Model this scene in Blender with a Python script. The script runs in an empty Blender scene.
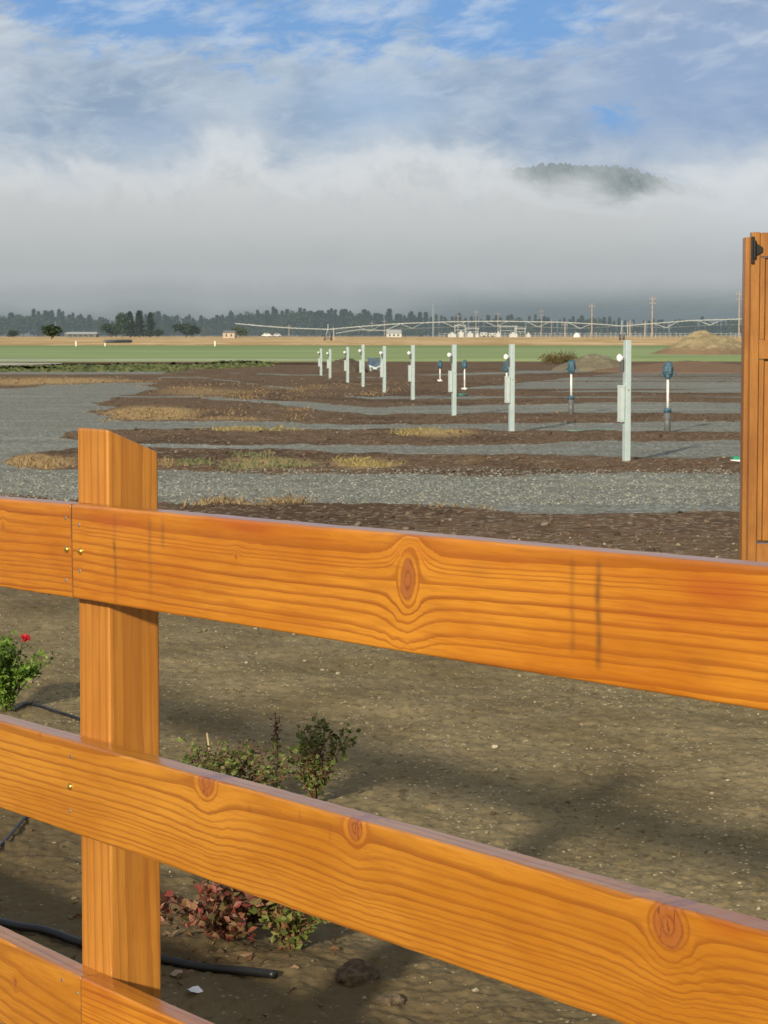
import bpy, math, random
import numpy as np
from mathutils import Vector, Matrix
random.seed(7); RS = np.random.RandomState(11)
S = bpy.context.scene; COL = S.collection
F_PX = 2278.0; PITCH = 0.07796; EYE = 1.30
R = math.radians
# ------------------------------------------------------------------ helpers
def cam_ray(px, py):
    a = (px-384)/F_PX; b = (512-py)/F_PX; cp, sp = math.cos(PITCH), math.sin(PITCH)
    return Vector((a, cp+b*sp, -sp+b*cp))
def at(px, py, d):                      # world point at forward distance d
    r = cam_ray(px, py); return Vector((0, 0, EYE))+r*(d/r.y)
def gnd(px, py):                        # world point on the ground plane
    r = cam_ray(px, py); k = -EYE/r.z; return Vector((r.x*k, r.y*k, 0))
def dist_of(py): return gnd(384, py).y

class MB:
    def __init__(s): s.v = []; s.f = []; s.m = []; s.mi = 0
    def add(s, vs, fs):
        o = len(s.v); s.v += [tuple(p) for p in vs]
        for f in fs: s.f.append(tuple(i+o for i in f)); s.m.append(s.mi)
    def box(s, c, size, M=None, taper=1.0):
        x, y, z = size[0]/2, size[1]/2, size[2]/2; P = []
        for k, (sx, sy, sz) in enumerate([(-1,-1,-1),(1,-1,-1),(1,1,-1),(-1,1,-1),(-1,-1,1),(1,-1,1),(1,1,1),(-1,1,1)]):
            t = taper if sz > 0 else 1.0
            p = Vector((sx*x*t, sy*y*t, sz*z))
            if M is not None: p = M@p
            P.append(p+Vector(c))
        s.add(P, [(0,3,2,1),(4,5,6,7),(0,1,5,4),(1,2,6,5),(2,3,7,6),(3,0,4,7)])
    def tube(s, pts, rad, n=8, cap=True):
        pts = [Vector(p) for p in pts]; m = len(pts)
        rad = rad if isinstance(rad, (list, tuple)) else [rad]*m
        P = []; prev = None
        for i, p in enumerate(pts):
            t = (pts[min(i+1, m-1)]-pts[max(i-1, 0)]).normalized()
            a = Vector((0,0,1)) if abs(t.z) < .9 else Vector((1,0,0))
            if prev is not None: a = prev
            b = t.cross(a).normalized(); a2 = b.cross(t).normalized(); prev = a2
            for k in range(n):
                w = 2*math.pi*k/n; P.append(p+(a2*math.cos(w)+b*math.sin(w))*rad[i])
        Fc = [(i*n+k, i*n+(k+1)%n, (i+1)*n+(k+1)%n, (i+1)*n+k) for i in range(m-1) for k in range(n)]
        if cap: Fc += [tuple(range(n))[::-1], tuple(range((m-1)*n, m*n))]
        s.add(P, Fc)
    def ball(s, c, r, n=8, m=6, sq=(1,1,1)):
        P = [Vector(c)+Vector((0,0,-r*sq[2]))]
        for i in range(1, m):
            a = -math.pi/2+math.pi*i/m
            for k in range(n):
                w = 2*math.pi*k/n; P.append(Vector(c)+Vector((math.cos(w)*math.cos(a)*r*sq[0], math.sin(w)*math.cos(a)*r*sq[1], math.sin(a)*r*sq[2])))
        P.append(Vector(c)+Vector((0,0,r*sq[2])))
        Fc = [(0, 1+(k+1)%n, 1+k) for k in range(n)]
        for i in range(m-2):
            for k in range(n): Fc.append((1+i*n+k, 1+i*n+(k+1)%n, 1+(i+1)*n+(k+1)%n, 1+(i+1)*n+k))
        e = len(P)-1; Fc += [(e, 1+(m-2)*n+k, 1+(m-2)*n+(k+1)%n) for k in range(n)]
        s.add(P, Fc)
    def build(s, name, mats, parent=None, smooth=False, bevel=0, segs=2):
        me = bpy.data.meshes.new(name); me.from_pydata(s.v, [], s.f); me.update()
        mats = mats if isinstance(mats, (list, tuple)) else [mats]
        for m in mats: me.materials.append(m)
        if len(mats) > 1: me.polygons.foreach_set('material_index', s.m)
        o = bpy.data.objects.new(name, me); COL.objects.link(o)
        if smooth:
            for p in me.polygons: p.use_smooth = True
        if bevel:
            b = o.modifiers.new('bevel', 'BEVEL'); b.width = bevel; b.segments = segs; b.limit_method = 'ANGLE'
            for p in me.polygons: p.use_smooth = True
            b.harden_normals = True
        if parent: o.parent = parent
        return o
def np_mesh(name, V, Fq, mat, smooth=True, attrs=None, parent=None):
    me = bpy.data.meshes.new(name)
    V = np.ascontiguousarray(V, dtype=np.float32); Fq = np.ascontiguousarray(Fq, dtype=np.int32)
    k = Fq.shape[1]; nf = len(Fq)
    me.vertices.add(len(V)); me.vertices.foreach_set('co', V.ravel())
    me.loops.add(nf*k); me.loops.foreach_set('vertex_index', Fq.ravel())
    me.polygons.add(nf); me.polygons.foreach_set('loop_start', np.arange(0, nf*k, k, dtype=np.int32))
    me.polygons.foreach_set('loop_total', np.full(nf, k, dtype=np.int32))
    me.update(calc_edges=True); me.validate()
    me.polygons.foreach_set('use_smooth', np.full(nf, smooth)); me.materials.append(mat)
    for an, av in (attrs or {}).items():
        a = me.attributes.new(an, 'FLOAT', 'POINT'); a.data.foreach_set('value', np.ascontiguousarray(av, dtype=np.float32))
    o = bpy.data.objects.new(name, me); COL.objects.link(o)
    if parent: o.parent = parent
    return o
def empty(name, loc=(0,0,0), rz=0):
    o = bpy.data.objects.new(name, None); COL.objects.link(o); o.location = loc; o.rotation_euler = (0,0,rz); o.empty_display_size = .2
    return o
def tag(o, label=None, cat=None, group=None, kind=None):
    if label: o['label'] = label
    if cat: o['category'] = cat
    if group: o['group'] = group
    if kind: o['kind'] = kind
    return o
def copy_tree(o, parent=None):
    c = o.copy(); COL.objects.link(c); c.parent = parent
    for ch in [x for x in bpy.data.objects if x.parent == o]: copy_tree(ch, c)
    return c
def smooth(a, b, x):
    t = np.clip((x-a)/(b-a), 0, 1); return t*t*(3-2*t)
_perm = RS.permutation(4096); _val = RS.rand(4096)*2-1
def vnoise(x, y):
    xi = np.floor(x).astype(np.int64); yi = np.floor(y).astype(np.int64); fx = x-xi; fy = y-yi
    fx = fx*fx*(3-2*fx); fy = fy*fy*(3-2*fy)
    def h(a, b): return _val[(_perm[(a) & 4095]+b*57) & 4095]
    return (h(xi,yi)*(1-fx)+h(xi+1,yi)*fx)*(1-fy)+(h(xi,yi+1)*(1-fx)+h(xi+1,yi+1)*fx)*fy
def fbm(x, y, o=4):
    r = 0; a = 1; t = 0
    for i in range(o): r = r+a*vnoise(x*2**i+i*17.3, y*2**i-i*9.1); t += a; a *= .5
    return r/t
# ------------------------------------------------------------------ node helpers
class NT:
    def __init__(s, tree): s.t = tree; s.n = tree.nodes; s.l = tree.links
    def node(s, ty, **k):
        n = s.n.new(ty)
        for a, b in k.items(): setattr(n, a, b)
        return n
    def put(s, sock, v):
        if v is None: return
        if isinstance(v, bpy.types.NodeSocket): s.l.new(v, sock)
        else: sock.default_value = v
    def math(s, op, a, b=None, c=None, clamp=False):
        n = s.node('ShaderNodeMath', operation=op, use_clamp=clamp)
        s.put(n.inputs[0], a); s.put(n.inputs[1], b); s.put(n.inputs[2], c); return n.outputs[0]
    def add(s, a, b): return s.math('ADD', a, b)
    def sub(s, a, b): return s.math('SUBTRACT', a, b)
    def mul(s, a, b): return s.math('MULTIPLY', a, b)
    def sm(s, lo, hi, x):
        n = s.node('ShaderNodeMapRange', interpolation_type='SMOOTHSTEP'); s.put(n.inputs['Value'], x)
        s.put(n.inputs['From Min'], lo); s.put(n.inputs['From Max'], hi); return n.outputs[0]
    def mix(s, f, a, b, blend='MIX'):
        n = s.node('ShaderNodeMix', data_type='RGBA', blend_type=blend)
        n.inputs[0].default_value = 0.5; s.put(n.inputs[0], f)
        for sk, v in ((n.inputs[6], a), (n.inputs[7], b)):
            if isinstance(v, tuple) and len(v) == 3: v = (*v, 1)
            s.put(sk, v)
        return n.outputs[2]
    def noise(s, vec, scale, detail=3, rough=.5, dist=0, col=False):
        n = s.node('ShaderNodeTexNoise'); s.put(n.inputs['Vector'], vec)
        s.put(n.inputs['Scale'], scale); n.inputs['Detail'].default_value = detail; n.inputs['Roughness'].default_value = rough; n.inputs['Distortion'].default_value = dist
        return n.outputs['Color' if col else 'Fac']
    def voro(s, vec, scale, feat='F1'):
        n = s.node('ShaderNodeTexVoronoi', feature=feat); s.put(n.inputs['Vector'], vec); n.inputs['Scale'].default_value = scale; return n
    def scale(s, vec, xyz):
        n = s.node('ShaderNodeVectorMath', operation='MULTIPLY'); s.put(n.inputs[0], vec); n.inputs[1].default_value = xyz; return n.outputs[0]
    def comb(s, x, y, z=0.0):
        n = s.node('ShaderNodeCombineXYZ'); s.put(n.inputs[0], x); s.put(n.inputs[1], y); s.put(n.inputs[2], z); return n.outputs[0]
    def attr(s, name): return s.node('ShaderNodeAttribute', attribute_name=name).outputs['Fac']
    def obj(s): return s.node('ShaderNodeTexCoord').outputs['Object']
    def pos(s): return s.node('ShaderNodeNewGeometry').outputs['Position']
    def bump(s, h, strength=.5, dist=.01, nrm=None):
        n = s.node('ShaderNodeBump'); n.inputs['Strength'].default_value = strength; n.inputs['Distance'].default_value = dist; s.put(n.inputs['Height'], h)
        if nrm is not None: s.put(n.inputs['Normal'], nrm)
        return n.outputs[0]
def material(name):
    m = bpy.data.materials.new(name); m.use_nodes = True; t = NT(m.node_tree)
    b = m.node_tree.nodes['Principled BSDF']; return m, t, b
def simple(name, c, rough=.7, metal=0, var=.25, scale=8.0, spec=.5, bump=0):
    m, t, b = material(name); p = t.obj()
    n = t.noise(p, scale, 4); f = t.sm(.3, .7, n)
    lo = tuple(x*(1-var) for x in c); hi = tuple(min(1, x*(1+var)) for x in c)
    t.put(b.inputs['Base Color'], t.mix(f, lo, hi)); b.inputs['Roughness'].default_value = rough; b.inputs['Metallic'].default_value = metal
    b.inputs['Specular IOR Level'].default_value = spec
    if bump: t.put(b.inputs['Normal'], t.bump(n, bump, .01))
    return m
# ------------------------------------------------------------------ camera, sun, render
cd = bpy.data.cameras.new('camera'); cam = bpy.data.objects.new('camera', cd); COL.objects.link(cam); S.camera = cam
cam.location = (0, 0, EYE); cam.rotation_euler = (R(90)-PITCH, 0, 0)
cd.sensor_fit = 'VERTICAL'; cd.sensor_height = 24.0; cd.lens = F_PX/1024*24.0; cd.clip_end = 30000; cd.clip_start = .05
cd.dof.use_dof = True; cd.dof.focus_distance = 4.0; cd.dof.aperture_fstop = 28.0
SUN_AZ = math.atan2(-.325, -.946)      # direction towards the sun, measured from +y
SUN_EL = R(18.2)
to_sun = Vector((math.sin(SUN_AZ)*math.cos(SUN_EL), math.cos(SUN_AZ)*math.cos(SUN_EL), math.sin(SUN_EL)))
sl = bpy.data.lights.new('sun', 'SUN'); sl.energy = 5.0; sl.angle = R(2.2); sl.color = (1.0, .88, .68)
so = bpy.data.objects.new('sun', sl); COL.objects.link(so); so.rotation_euler = to_sun.to_track_quat('Z', 'Y').to_euler(); so.location = (-3, -8, 6)
S.view_settings.view_transform = 'Standard'; S.view_settings.look = 'None'; S.view_settings.exposure = 0
S.cycles.max_bounces = 6; S.cycles.transparent_max_bounces = 12
# ------------------------------------------------------------------ world: Nishita with broken cloud
w = bpy.data.worlds.new('World'); S.world = w; w.use_nodes = True; t = NT(w.node_tree)
bg = w.node_tree.nodes['Background']
sky = t.node('ShaderNodeTexSky', sky_type='NISHITA'); sky.sun_disc = False; sky.sun_elevation = SUN_EL; sky.sun_rotation = SUN_AZ
sky.altitude = 100; sky.air_density = 1.0; sky.dust_density = .6; sky.ozone_density = 1.5
def sky_coords(t, vec, centre=None):
    sp = t.node('ShaderNodeSeparateXYZ'); t.put(sp.inputs[0], vec)
    x, y, z = sp.outputs
    az = t.math('ARCTAN2', x, y)
    hyp = t.math('SQRT', t.add(t.mul(x, x), t.mul(y, y)))
    el = t.math('DIVIDE', z, t.math('MAXIMUM', hyp, .02))
    X = t.math('MULTIPLY_ADD', az, F_PX/100, 3.84)       # hundreds, left to right
    Y = t.math('MULTIPLY_ADD', el, -F_PX/100, 3.34)      # hundreds, down
    return X, Y
def gauss(t, X, Y, cx, cy, rx, ry):
    a = t.math('DIVIDE', t.sub(X, cx), rx); b = t.math('DIVIDE', t.sub(Y, cy), ry)
    return t.math('EXPONENT', t.mul(t.add(t.mul(a, a), t.mul(b, b)), -1.0))
vec = t.node('ShaderNodeTexCoord').outputs['Generated']
X, Y = sky_coords(t, vec)
P2 = t.comb(X, t.mul(Y, 1.7)); n1 = t.noise(P2, .9, 6, .55, .3); n2 = t.noise(t.comb(X, t.mul(Y, 2.6), 3.0), 2.6, 7, .62, .6)
n3 = t.noise(t.comb(t.mul(X, .8), t.mul(Y, 1.2), 9.0), .55, 5, .5)
sm_ = t.node('ShaderNodeVectorMath', operation='SCALE'); t.put(sm_.inputs[0], sky.outputs[0]); sm_.inputs['Scale'].default_value = .10
clear = t.mix(.80, sm_.outputs[0], (.11, .30, .68))
opening = t.math('MAXIMUM', gauss(t, X, Y, 1.2, .15, 1.15, .34), gauss(t, X, Y, 5.0, .15, 1.0, .50))
opening = t.math('MAXIMUM', opening, t.mul(gauss(t, X, Y, 6.1, 1.25, .40, .22), .5))
opening = t.math('MAXIMUM', opening, t.mul(gauss(t, X, Y, 2.8, .25, 3.2, .55), .60))
opening = t.math('MAXIMUM', opening, t.mul(t.sm(-.5, -3.5, Y), .75))
opn = t.sm(.26, .80, t.add(t.mul(opening, 1.3), t.add(t.mul(t.sub(n2, .5), 1.35), t.mul(t.sub(n1, .5), .7))))
greyc = t.mix(t.sm(.36, .64, n1), (.285, .385, .52), (.46, .545, .64))
greyc = t.mix(t.mul(t.sm(.45, .75, n2), .45), greyc, (.58, .66, .75))
greyc = t.mix(t.mul(gauss(t, X, Y, 7.0, .65, 1.8, 1.0), .9), greyc, t.mix(n3, (.20, .32, .56), (.34, .45, .64)))
greyc = t.mix(t.mul(gauss(t, X, Y, 3.7, 1.05, .75, .35), .7), greyc, (.36, .50, .70))
greyc = t.mix(t.mul(gauss(t, X, Y, 1.6, 1.35, .6, .2), .5), greyc, (.31, .42, .60))
greyc = t.mix(t.mul(gauss(t, X, Y, 2.8, .42, 2.4, .3), .5), greyc, (.52, .61, .72))
greyc = t.mix(t.mul(gauss(t, X, Y, -.1, .3, .45, .6), .7), greyc, (.50, .54, .60))
wisp = t.noise(t.comb(t.add(X, t.mul(Y, 1.2)), t.mul(Y, 2.2), 7.0), 1.7, 7, .60, .25); final = t.mix(t.mul(opn, .92), greyc, clear); final = t.mix(t.mul(t.sm(.42, .70, wisp), t.mul(t.sm(1.4, .3, Y), .50)), final, (.66, .73, .80))
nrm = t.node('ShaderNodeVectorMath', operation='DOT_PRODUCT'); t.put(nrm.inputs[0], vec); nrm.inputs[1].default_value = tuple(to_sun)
back = t.sm(.05, -.45, t.node('ShaderNodeSeparateXYZ').outputs[1]); sv = back.node.inputs['Value'].links[0].from_node; t.put(sv.inputs[0], vec)
final = t.mix(t.mul(t.sm(-1.5, -5.0, Y), .75), final, (.36, .37, .375))
final = t.mix(t.mul(back, .85), final, (.44, .415, .37))
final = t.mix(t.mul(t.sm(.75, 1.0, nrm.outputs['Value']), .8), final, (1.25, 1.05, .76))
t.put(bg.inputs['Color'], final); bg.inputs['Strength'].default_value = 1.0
# ------------------------------------------------------------------ fog bank: a wide arc of cloud standing 2.2 km away
def fog_material():
    m = bpy.data.materials.new('fog_cloud'); m.use_nodes = True; t = NT(m.node_tree); t.n.clear()
    g = t.pos(); sub = t.node('ShaderNodeVectorMath', operation='SUBTRACT'); t.put(sub.inputs[0], g); sub.inputs[1].default_value = (0, 0, EYE)
    X, Y = sky_coords(t, sub.outputs[0])
    fc = t.node('ShaderNodeFloatCurve'); cv = fc.mapping.curves[0]
    pts = [(-20, 150), (0, 150), (80, 158), (150, 160), (200, 140), (235, 128), (290, 148), (350, 158), (400, 138), (450, 140), (520, 160), (580, 165), (620, 180), (660, 178), (700, 172), (768, 166), (900, 150)]
    xs = [((x+1000)/3000, y/400) for x, y in [(-1000, 140)]+pts+[(2000, 150)]]
    cv.points[0].location = xs[0]; cv.points[1].location = xs[-1]
    for p in xs[1:-1]: cv.points.new(*p)
    fc.mapping.update()
    t.put(fc.inputs['Value'], t.math('DIVIDE', t.math('ADD', X, 10.0), 30.0)); B = t.mul(fc.outputs[0], 4.0)
    a1 = t.noise(t.comb(X, t.mul(Y, 1.5), 1.0), .95, 7, .55, .4); a2 = t.noise(t.comb(X, Y, 5.0), 4.5, 6, .6, .4)
    h = t.add(t.sub(Y, B), t.add(t.mul(t.sub(a1, .5), 1.5), t.mul(t.sub(a2, .5), .20)))
    al = t.sm(-.36, .38, h)
    # the dark wooded slope shows through the foot of the fog on the right
    foot = t.mul(t.sm(3.4, 5.0, X), t.sm(2.86, 3.10, t.add(Y, t.mul(t.sub(a1, .5), .10))))
    al = t.mul(al, t.sub(1.0, t.mul(foot, .80)))
    cr = t.node('ShaderNodeValToRGB'); cr.color_ramp.interpolation = 'EASE'
    es = [(0.0, (.60, .65, .69)), (.18, (.65, .675, .685)), (.45, (.66, .672, .672)), (.70, (.575, .59, .59)), (.86, (.44, .46, .465)), (1.0, (.255, .275, .285))]
    cr.color_ramp.elements[0].position = 0; cr.color_ramp.elements[0].color = (*es[0][1], 1); cr.color_ramp.elements[1].position = 1; cr.color_ramp.elements[1].color = (*es[-1][1], 1)
    for p, c in es[1:-1]: e = cr.color_ramp.elements.new(p); e.color = (*c, 1)
    yy = t.add(t.math('DIVIDE', t.sub(Y, 1.5), 1.75), t.mul(t.sub(a1, .5), .22)); t.put(cr.inputs[0], yy)
    c = t.mix(t.mul(t.mul(t.sm(.42, .68, a2), t.sm(2.4, 1.6, Y)), .35), cr.outputs[0], (.42, .48, .56)); rim = t.mul(t.sm(-.05, .15, h), t.sm(.55, .20, h)); c = t.mix(t.mul(rim, .55), c, (.74, .77, .79))
    c = t.mix(t.mul(gauss(t, X, Y, 7.6, 2.1, 1.0, .45), .55), c, (.72, .77, .81))
    c = t.mix(t.mul(gauss(t, X, Y, .4, 2.2, 1.8, .5), .35), c, (.60, .61, .61))
    em = t.node('ShaderNodeEmission'); t.put(em.inputs[0], c); tr = t.node('ShaderNodeBsdfTransparent')
    mx = t.node('ShaderNodeMixShader'); t.put(mx.inputs[0], al); t.l.new(tr.outputs[0], mx.inputs[1]); t.l.new(em.outputs[0], mx.inputs[2])
    o = t.node('ShaderNodeOutputMaterial'); t.l.new(mx.outputs[0], o.inputs[0]); return m
def arc(name, rad, z0, z1, mat, a0=-75, a1=75, n=60):
    mb = MB(); P = []
    for i in range(n+1):
        a = R(a0+(a1-a0)*i/n); P += [(rad*math.sin(a), rad*math.cos(a), z0), (rad*math.sin(a), rad*math.cos(a), z1)]
    mb.add(P, [(2*i, 2*i+2, 2*i+3, 2*i+1) for i in range(n)])
    return mb.build(name, mat)
tag(arc('fog_bank', 2200, -3, 420, fog_material()), 'low grey white fog bank lying across the valley behind the trees', 'fog', kind='structure')
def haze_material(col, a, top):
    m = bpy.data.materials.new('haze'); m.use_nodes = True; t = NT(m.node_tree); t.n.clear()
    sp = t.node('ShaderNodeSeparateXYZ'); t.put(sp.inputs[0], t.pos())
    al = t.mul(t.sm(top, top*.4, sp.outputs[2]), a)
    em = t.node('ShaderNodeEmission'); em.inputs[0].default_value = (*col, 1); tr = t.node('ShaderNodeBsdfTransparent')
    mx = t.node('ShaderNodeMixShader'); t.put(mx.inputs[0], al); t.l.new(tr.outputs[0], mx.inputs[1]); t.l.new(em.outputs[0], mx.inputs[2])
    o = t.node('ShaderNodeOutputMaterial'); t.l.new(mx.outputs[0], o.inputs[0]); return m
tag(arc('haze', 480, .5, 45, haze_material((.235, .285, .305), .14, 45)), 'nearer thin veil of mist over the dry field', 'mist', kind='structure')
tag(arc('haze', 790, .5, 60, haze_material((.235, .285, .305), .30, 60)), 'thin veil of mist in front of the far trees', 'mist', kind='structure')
# ------------------------------------------------------------------ hills
mf, t, b = material('forest_slope'); p = t.pos()
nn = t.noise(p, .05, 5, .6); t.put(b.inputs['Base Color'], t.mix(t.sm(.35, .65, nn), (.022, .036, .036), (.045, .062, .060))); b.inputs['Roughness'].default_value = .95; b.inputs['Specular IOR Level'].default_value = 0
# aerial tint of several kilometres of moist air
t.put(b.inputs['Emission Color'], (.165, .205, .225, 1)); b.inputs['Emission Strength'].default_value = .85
def ridge(name, d, prof, depth, bumps, label, step=2.0):
    xs = np.arange(prof[0][0], prof[-1][0], step); ys = np.interp(xs, [q[0] for q in prof], [q[1] for q in prof])
    ys = ys-bumps*np.abs(vnoise(xs*.31, xs*0+d))*2-bumps*.6*RS.rand(len(xs))
    V = []; n = len(xs); rows = 6
    for j in range(rows):
        k = j/(rows-1)
        for x_, y_ in zip(xs, ys):
            top = at(x_, y_, d); dd = d-depth*k; zz = top.z*(1-k)**1.3-2*k
            V.append(((x_-384)/F_PX*d, dd, zz))
    Fq = [(j*n+i, j*n+i+1, (j+1)*n+i+1, (j+1)*n+i) for j in range(rows-1) for i in range(n-1)]
    return tag(np_mesh(name, np.array(V), np.array(Fq), mf, smooth=False), label, 'hill', kind='structure')
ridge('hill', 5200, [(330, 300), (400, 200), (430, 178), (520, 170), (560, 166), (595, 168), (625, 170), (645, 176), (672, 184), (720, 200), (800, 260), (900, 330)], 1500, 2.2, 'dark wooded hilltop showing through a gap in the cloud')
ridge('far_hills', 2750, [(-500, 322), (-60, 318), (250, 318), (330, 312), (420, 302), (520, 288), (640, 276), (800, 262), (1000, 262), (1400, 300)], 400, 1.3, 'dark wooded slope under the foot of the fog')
# ------------------------------------------------------------------ ground
def ground_near():
    ro = list(np.arange(.5, 3.9, .05))
    py = np.arange(1075, 351, -.8); dd = np.array([dist_of(q) for q in py]); ro = np.array([r for r in ro if r < dd[0]-.02]+list(dd)+[190, 230])
    inner = np.linspace(-.23, .23, 460); outer = np.linspace(.235, 1.3, 60)
    rat = np.concatenate([-outer[::-1], inner, outer])
    D, Q = np.meshgrid(ro, rat, indexing='ij'); x = D*Q; y = D
    px = 384+Q*F_PX; pyy = 334+F_PX*EYE/D*1.0                 # bearing and depression seen from the eye
    # distances at which the surface changes, surveyed along three bearings
    b200 = [502, 472, 449, 445, 429, 422, 398, 396.5, 377.5, 376.5, 372, 371.5]
    b370 = [504, 475, 453.5, 446, 429, 424.5, 414.5, 407, 399.5, 397, 378, 376]
    b620 = [513, 474, 457, 442, 432, 422, 413.5, 403, 397.5, 373, 370, 367]
    def edge(k):
        xp = [-400, 0, 200, 370, 500, 620, 1000]; m5 = b370[k]*.48+b620[k]*.52
        off = {0: -3}.get(k, 0)
        yp = [b200[k]+off, b200[k]+off, b200[k], b370[k], m5, b620[k], b620[k]+(2 if k == 0 else 0)]
        return np.interp(px, xp, yp)
    ed = [edge(k) for k in range(12)]
    wob = lambda s, a, k: a*fbm(x*s+k*7.7, y*s*.5+k*3.1, 4)
    g = np.zeros_like(x)
    for k in range(0, 12, 2):
        lo, hi = ed[k], ed[k+1]; wd = (lo-hi)
        amp = {0: 5.0, 2: 3.4, 4: 2.8, 6: 2.2}.get(k, 1.3)
        c = pyy+wob(.9, amp, k); sft = max(.5, {0: 2.0, 2: 1.0}.get(k, .6))
        m = smooth(lo+sft, lo-sft, c)*smooth(hi-sft, hi+sft, c); g = np.maximum(g, m)
    g = g*(1-.9*smooth(.12, .34, vnoise(x*.11+3, y*.62))*smooth(44, 50, D)*(px > 200))
    # open gravel drive on the left, past the ends of the dirt islands
    ex = np.interp(pyy, [372, 378, 386, 395, 405, 412, 420, 424, 428, 433, 438, 444, 450, 456, 462, 468, 474, 480], [165, 156, 150, 132, 112, 97, 100, 160, 120, 62, 66, 120, 60, 14, 4, 22, 60, 60])
    left = smooth(7, -7, px-ex+wob(.8, 26, 9)+wob(3.2, 9, 4))*(pyy > 371)*(pyy < 476)
    g = np.maximum(g, left)
    br = smooth(3, -3, (pyy-np.interp(px, [-200, 0, 60, 150, 175], [392, 388, 384, 381, 373]))+wob(.5, 5, 2))*smooth(371.5, 374, pyy+wob(.4, 2, 5))*(px < 170)
    brown = smooth(372, 376, pyy)*br
    g = np.where(px < 190, g*(1-brown), g)
    far = smooth(371.5, 369.5, pyy+wob(.2, .5, 1))
    # everything beyond: bare brown margin on right, grass verge on left
    near = smooth(520, 640, pyy)
    straw = np.zeros_like(x)
    for cx, cy, rx, ry, a in [(150, 414, 60, 9, 1), (35, 463, 48, 9, 1), (170, 464, 18, 6, .7), (270, 464, 60, 8, .8), (365, 465, 45, 7, .9), (440, 433, 55, 6, .8), (240, 428, 45, 5, .8), (200, 392, 90, 9, .6), (230, 420, 80, 5, .6), (60, 382, 110, 6, .9), (300, 388, 100, 3, .5), (470, 461, 40, 4, .5), (250, 503, 60, 4, .8), (520, 507, 80, 5, .5), (540, 463, 60, 4, .5), (300, 409, 90, 3, .5), (380, 375, 70, 1.5, .4)]:
        straw = np.maximum(straw, a*np.exp(-((px-cx)/rx)**2-((pyy-cy)/ry)**2))
    straw *= (1-g)
    # relief
    isl = (1-g)*smooth(520, 500, pyy)
    z = .014*isl*smooth(80, 45, D) + .012*fbm(x*1.3, y*1.3, 3)*smooth(90, 30, D)
    z += (.030*isl)*fbm(x*4, y*3, 4)*smooth(60, 30, D) + .004*g*fbm(x*14, y*9, 2)
    nr = smooth(16, 11, D)
    z += nr*(.010*fbm(x*3.1, y*3.1, 4)+.0075*fbm(x*14, y*14, 3)+.0055*fbm(x*50, y*50, 3)+.012*np.maximum(0, vnoise(x*24+9, y*24)-.45)-.018*np.maximum(0, vnoise(x*3.7+5, y*2.6)-.5))
    # soft wheel furrows and planting ridge behind the fence
    bed = (x+.466)*.821+(y-3.377)*.570
    z += nr*.022*np.exp(-((bed-1.0)/.35)**2)*(.5+.9*fbm(x*5, y*5, 3))+nr*.006*np.sin(bed*8.5+fbm(x, y, 2)*4)*smooth(2, 3, bed)
    dark = np.clip(.5+.9*fbm(x*.8+40, y*.5, 5), 0, 1)
    bedm = np.exp(-((bed-.9)/.5)**2)*nr
    n0, n1_ = D.shape; idx = np.arange(n0*n1_).reshape(n0, n1_)
    Fq = np.stack([idx[:-1, :-1], idx[:-1, 1:], idx[1:, 1:], idx[1:, :-1]], -1).reshape(-1, 4)
    V = np.stack([x, y, z], -1).reshape(-1, 3)
    def hfun(xx, yy):
        i = np.clip(np.searchsorted(ro, yy), 1, len(ro)-1); q = xx/yy; j = np.clip(np.searchsorted(rat, q), 0, len(rat)-1)
        return z[i, j]
    def gfun(xx, yy):
        i = np.clip(np.searchsorted(ro, yy), 1, len(ro)-1); j = np.clip(np.searchsorted(rat, xx/yy), 0, len(rat)-1); return g[i, j]
    return V, Fq, dict(gravel=g.ravel(), straw=straw.ravel(), near=near.ravel(), dark=dark.ravel(), bed=bedm.ravel()), hfun, gfun
mg, t, b = material('dirt_and_gravel'); p = t.pos(); g = t.attr('gravel')
e1 = t.noise(p, 1.6, 6, .7); e2 = t.noise(p, 26, 4, .7)
gm = t.sm(.42, .58, t.add(g, t.add(t.mul(t.sub(e1, .5), 1.1), t.mul(t.sub(e2, .5), .9))))
v1 = t.voro(p, 30); v2 = t.voro(p, 75)
sp = t.node('ShaderNodeSeparateColor'); t.put(sp.inputs[0], v1.outputs['Color']); sp2 = t.node('ShaderNodeSeparateColor'); t.put(sp2.inputs[0], v2.outputs['Color'])
gc = t.mix(sp.outputs[0], (.15, .17, .16), (.33, .355, .33)); gc = t.mix(t.sm(.8, 1, sp.outputs[1]), gc, (.55, .56, .51)); gc = t.mix(t.sm(.50, .85, v1.outputs['Distance']), gc, (.11, .11, .09))
gc = t.mix(t.mul(t.sm(.40, .62, t.noise(t.scale(p, (.5, 1.3, 1)), 1.6, 5, .6)), .5), gc, (.19, .18, .145))
gc = t.mix(t.mul(t.sm(.5, .7, t.noise(t.scale(p, (.15, 1, 1)), 1.1, 3, .6)), .35), gc, (.42, .42, .36))
dn = t.noise(p, 7, 6, .65); dn2 = t.noise(p, 60, 4, .65); dk = t.attr('dark')
dc = t.mix(t.sm(.3, .7, dn), (.088, .054, .030), (.195, .128, .076)); dc = t.mix(t.sm(.55, .72, dn2), dc, (.22, .150, .10))
dc = t.mix(t.mul(t.sm(.55, .9, dk), .6), dc, (.065, .041, .024))
dc = t.mix(t.mul(t.sm(.86, .93, sp.outputs[2]), .75), dc, (.34, .30, .235))
st = t.attr('straw'); sn = t.noise(t.scale(p, (1, 1, 1)), 26, 5, .7)
dc = t.mix(t.sm(.62, .92, t.add(t.mul(st, .7), t.mul(sn, .75))), dc, (.42, .30, .145))
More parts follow.
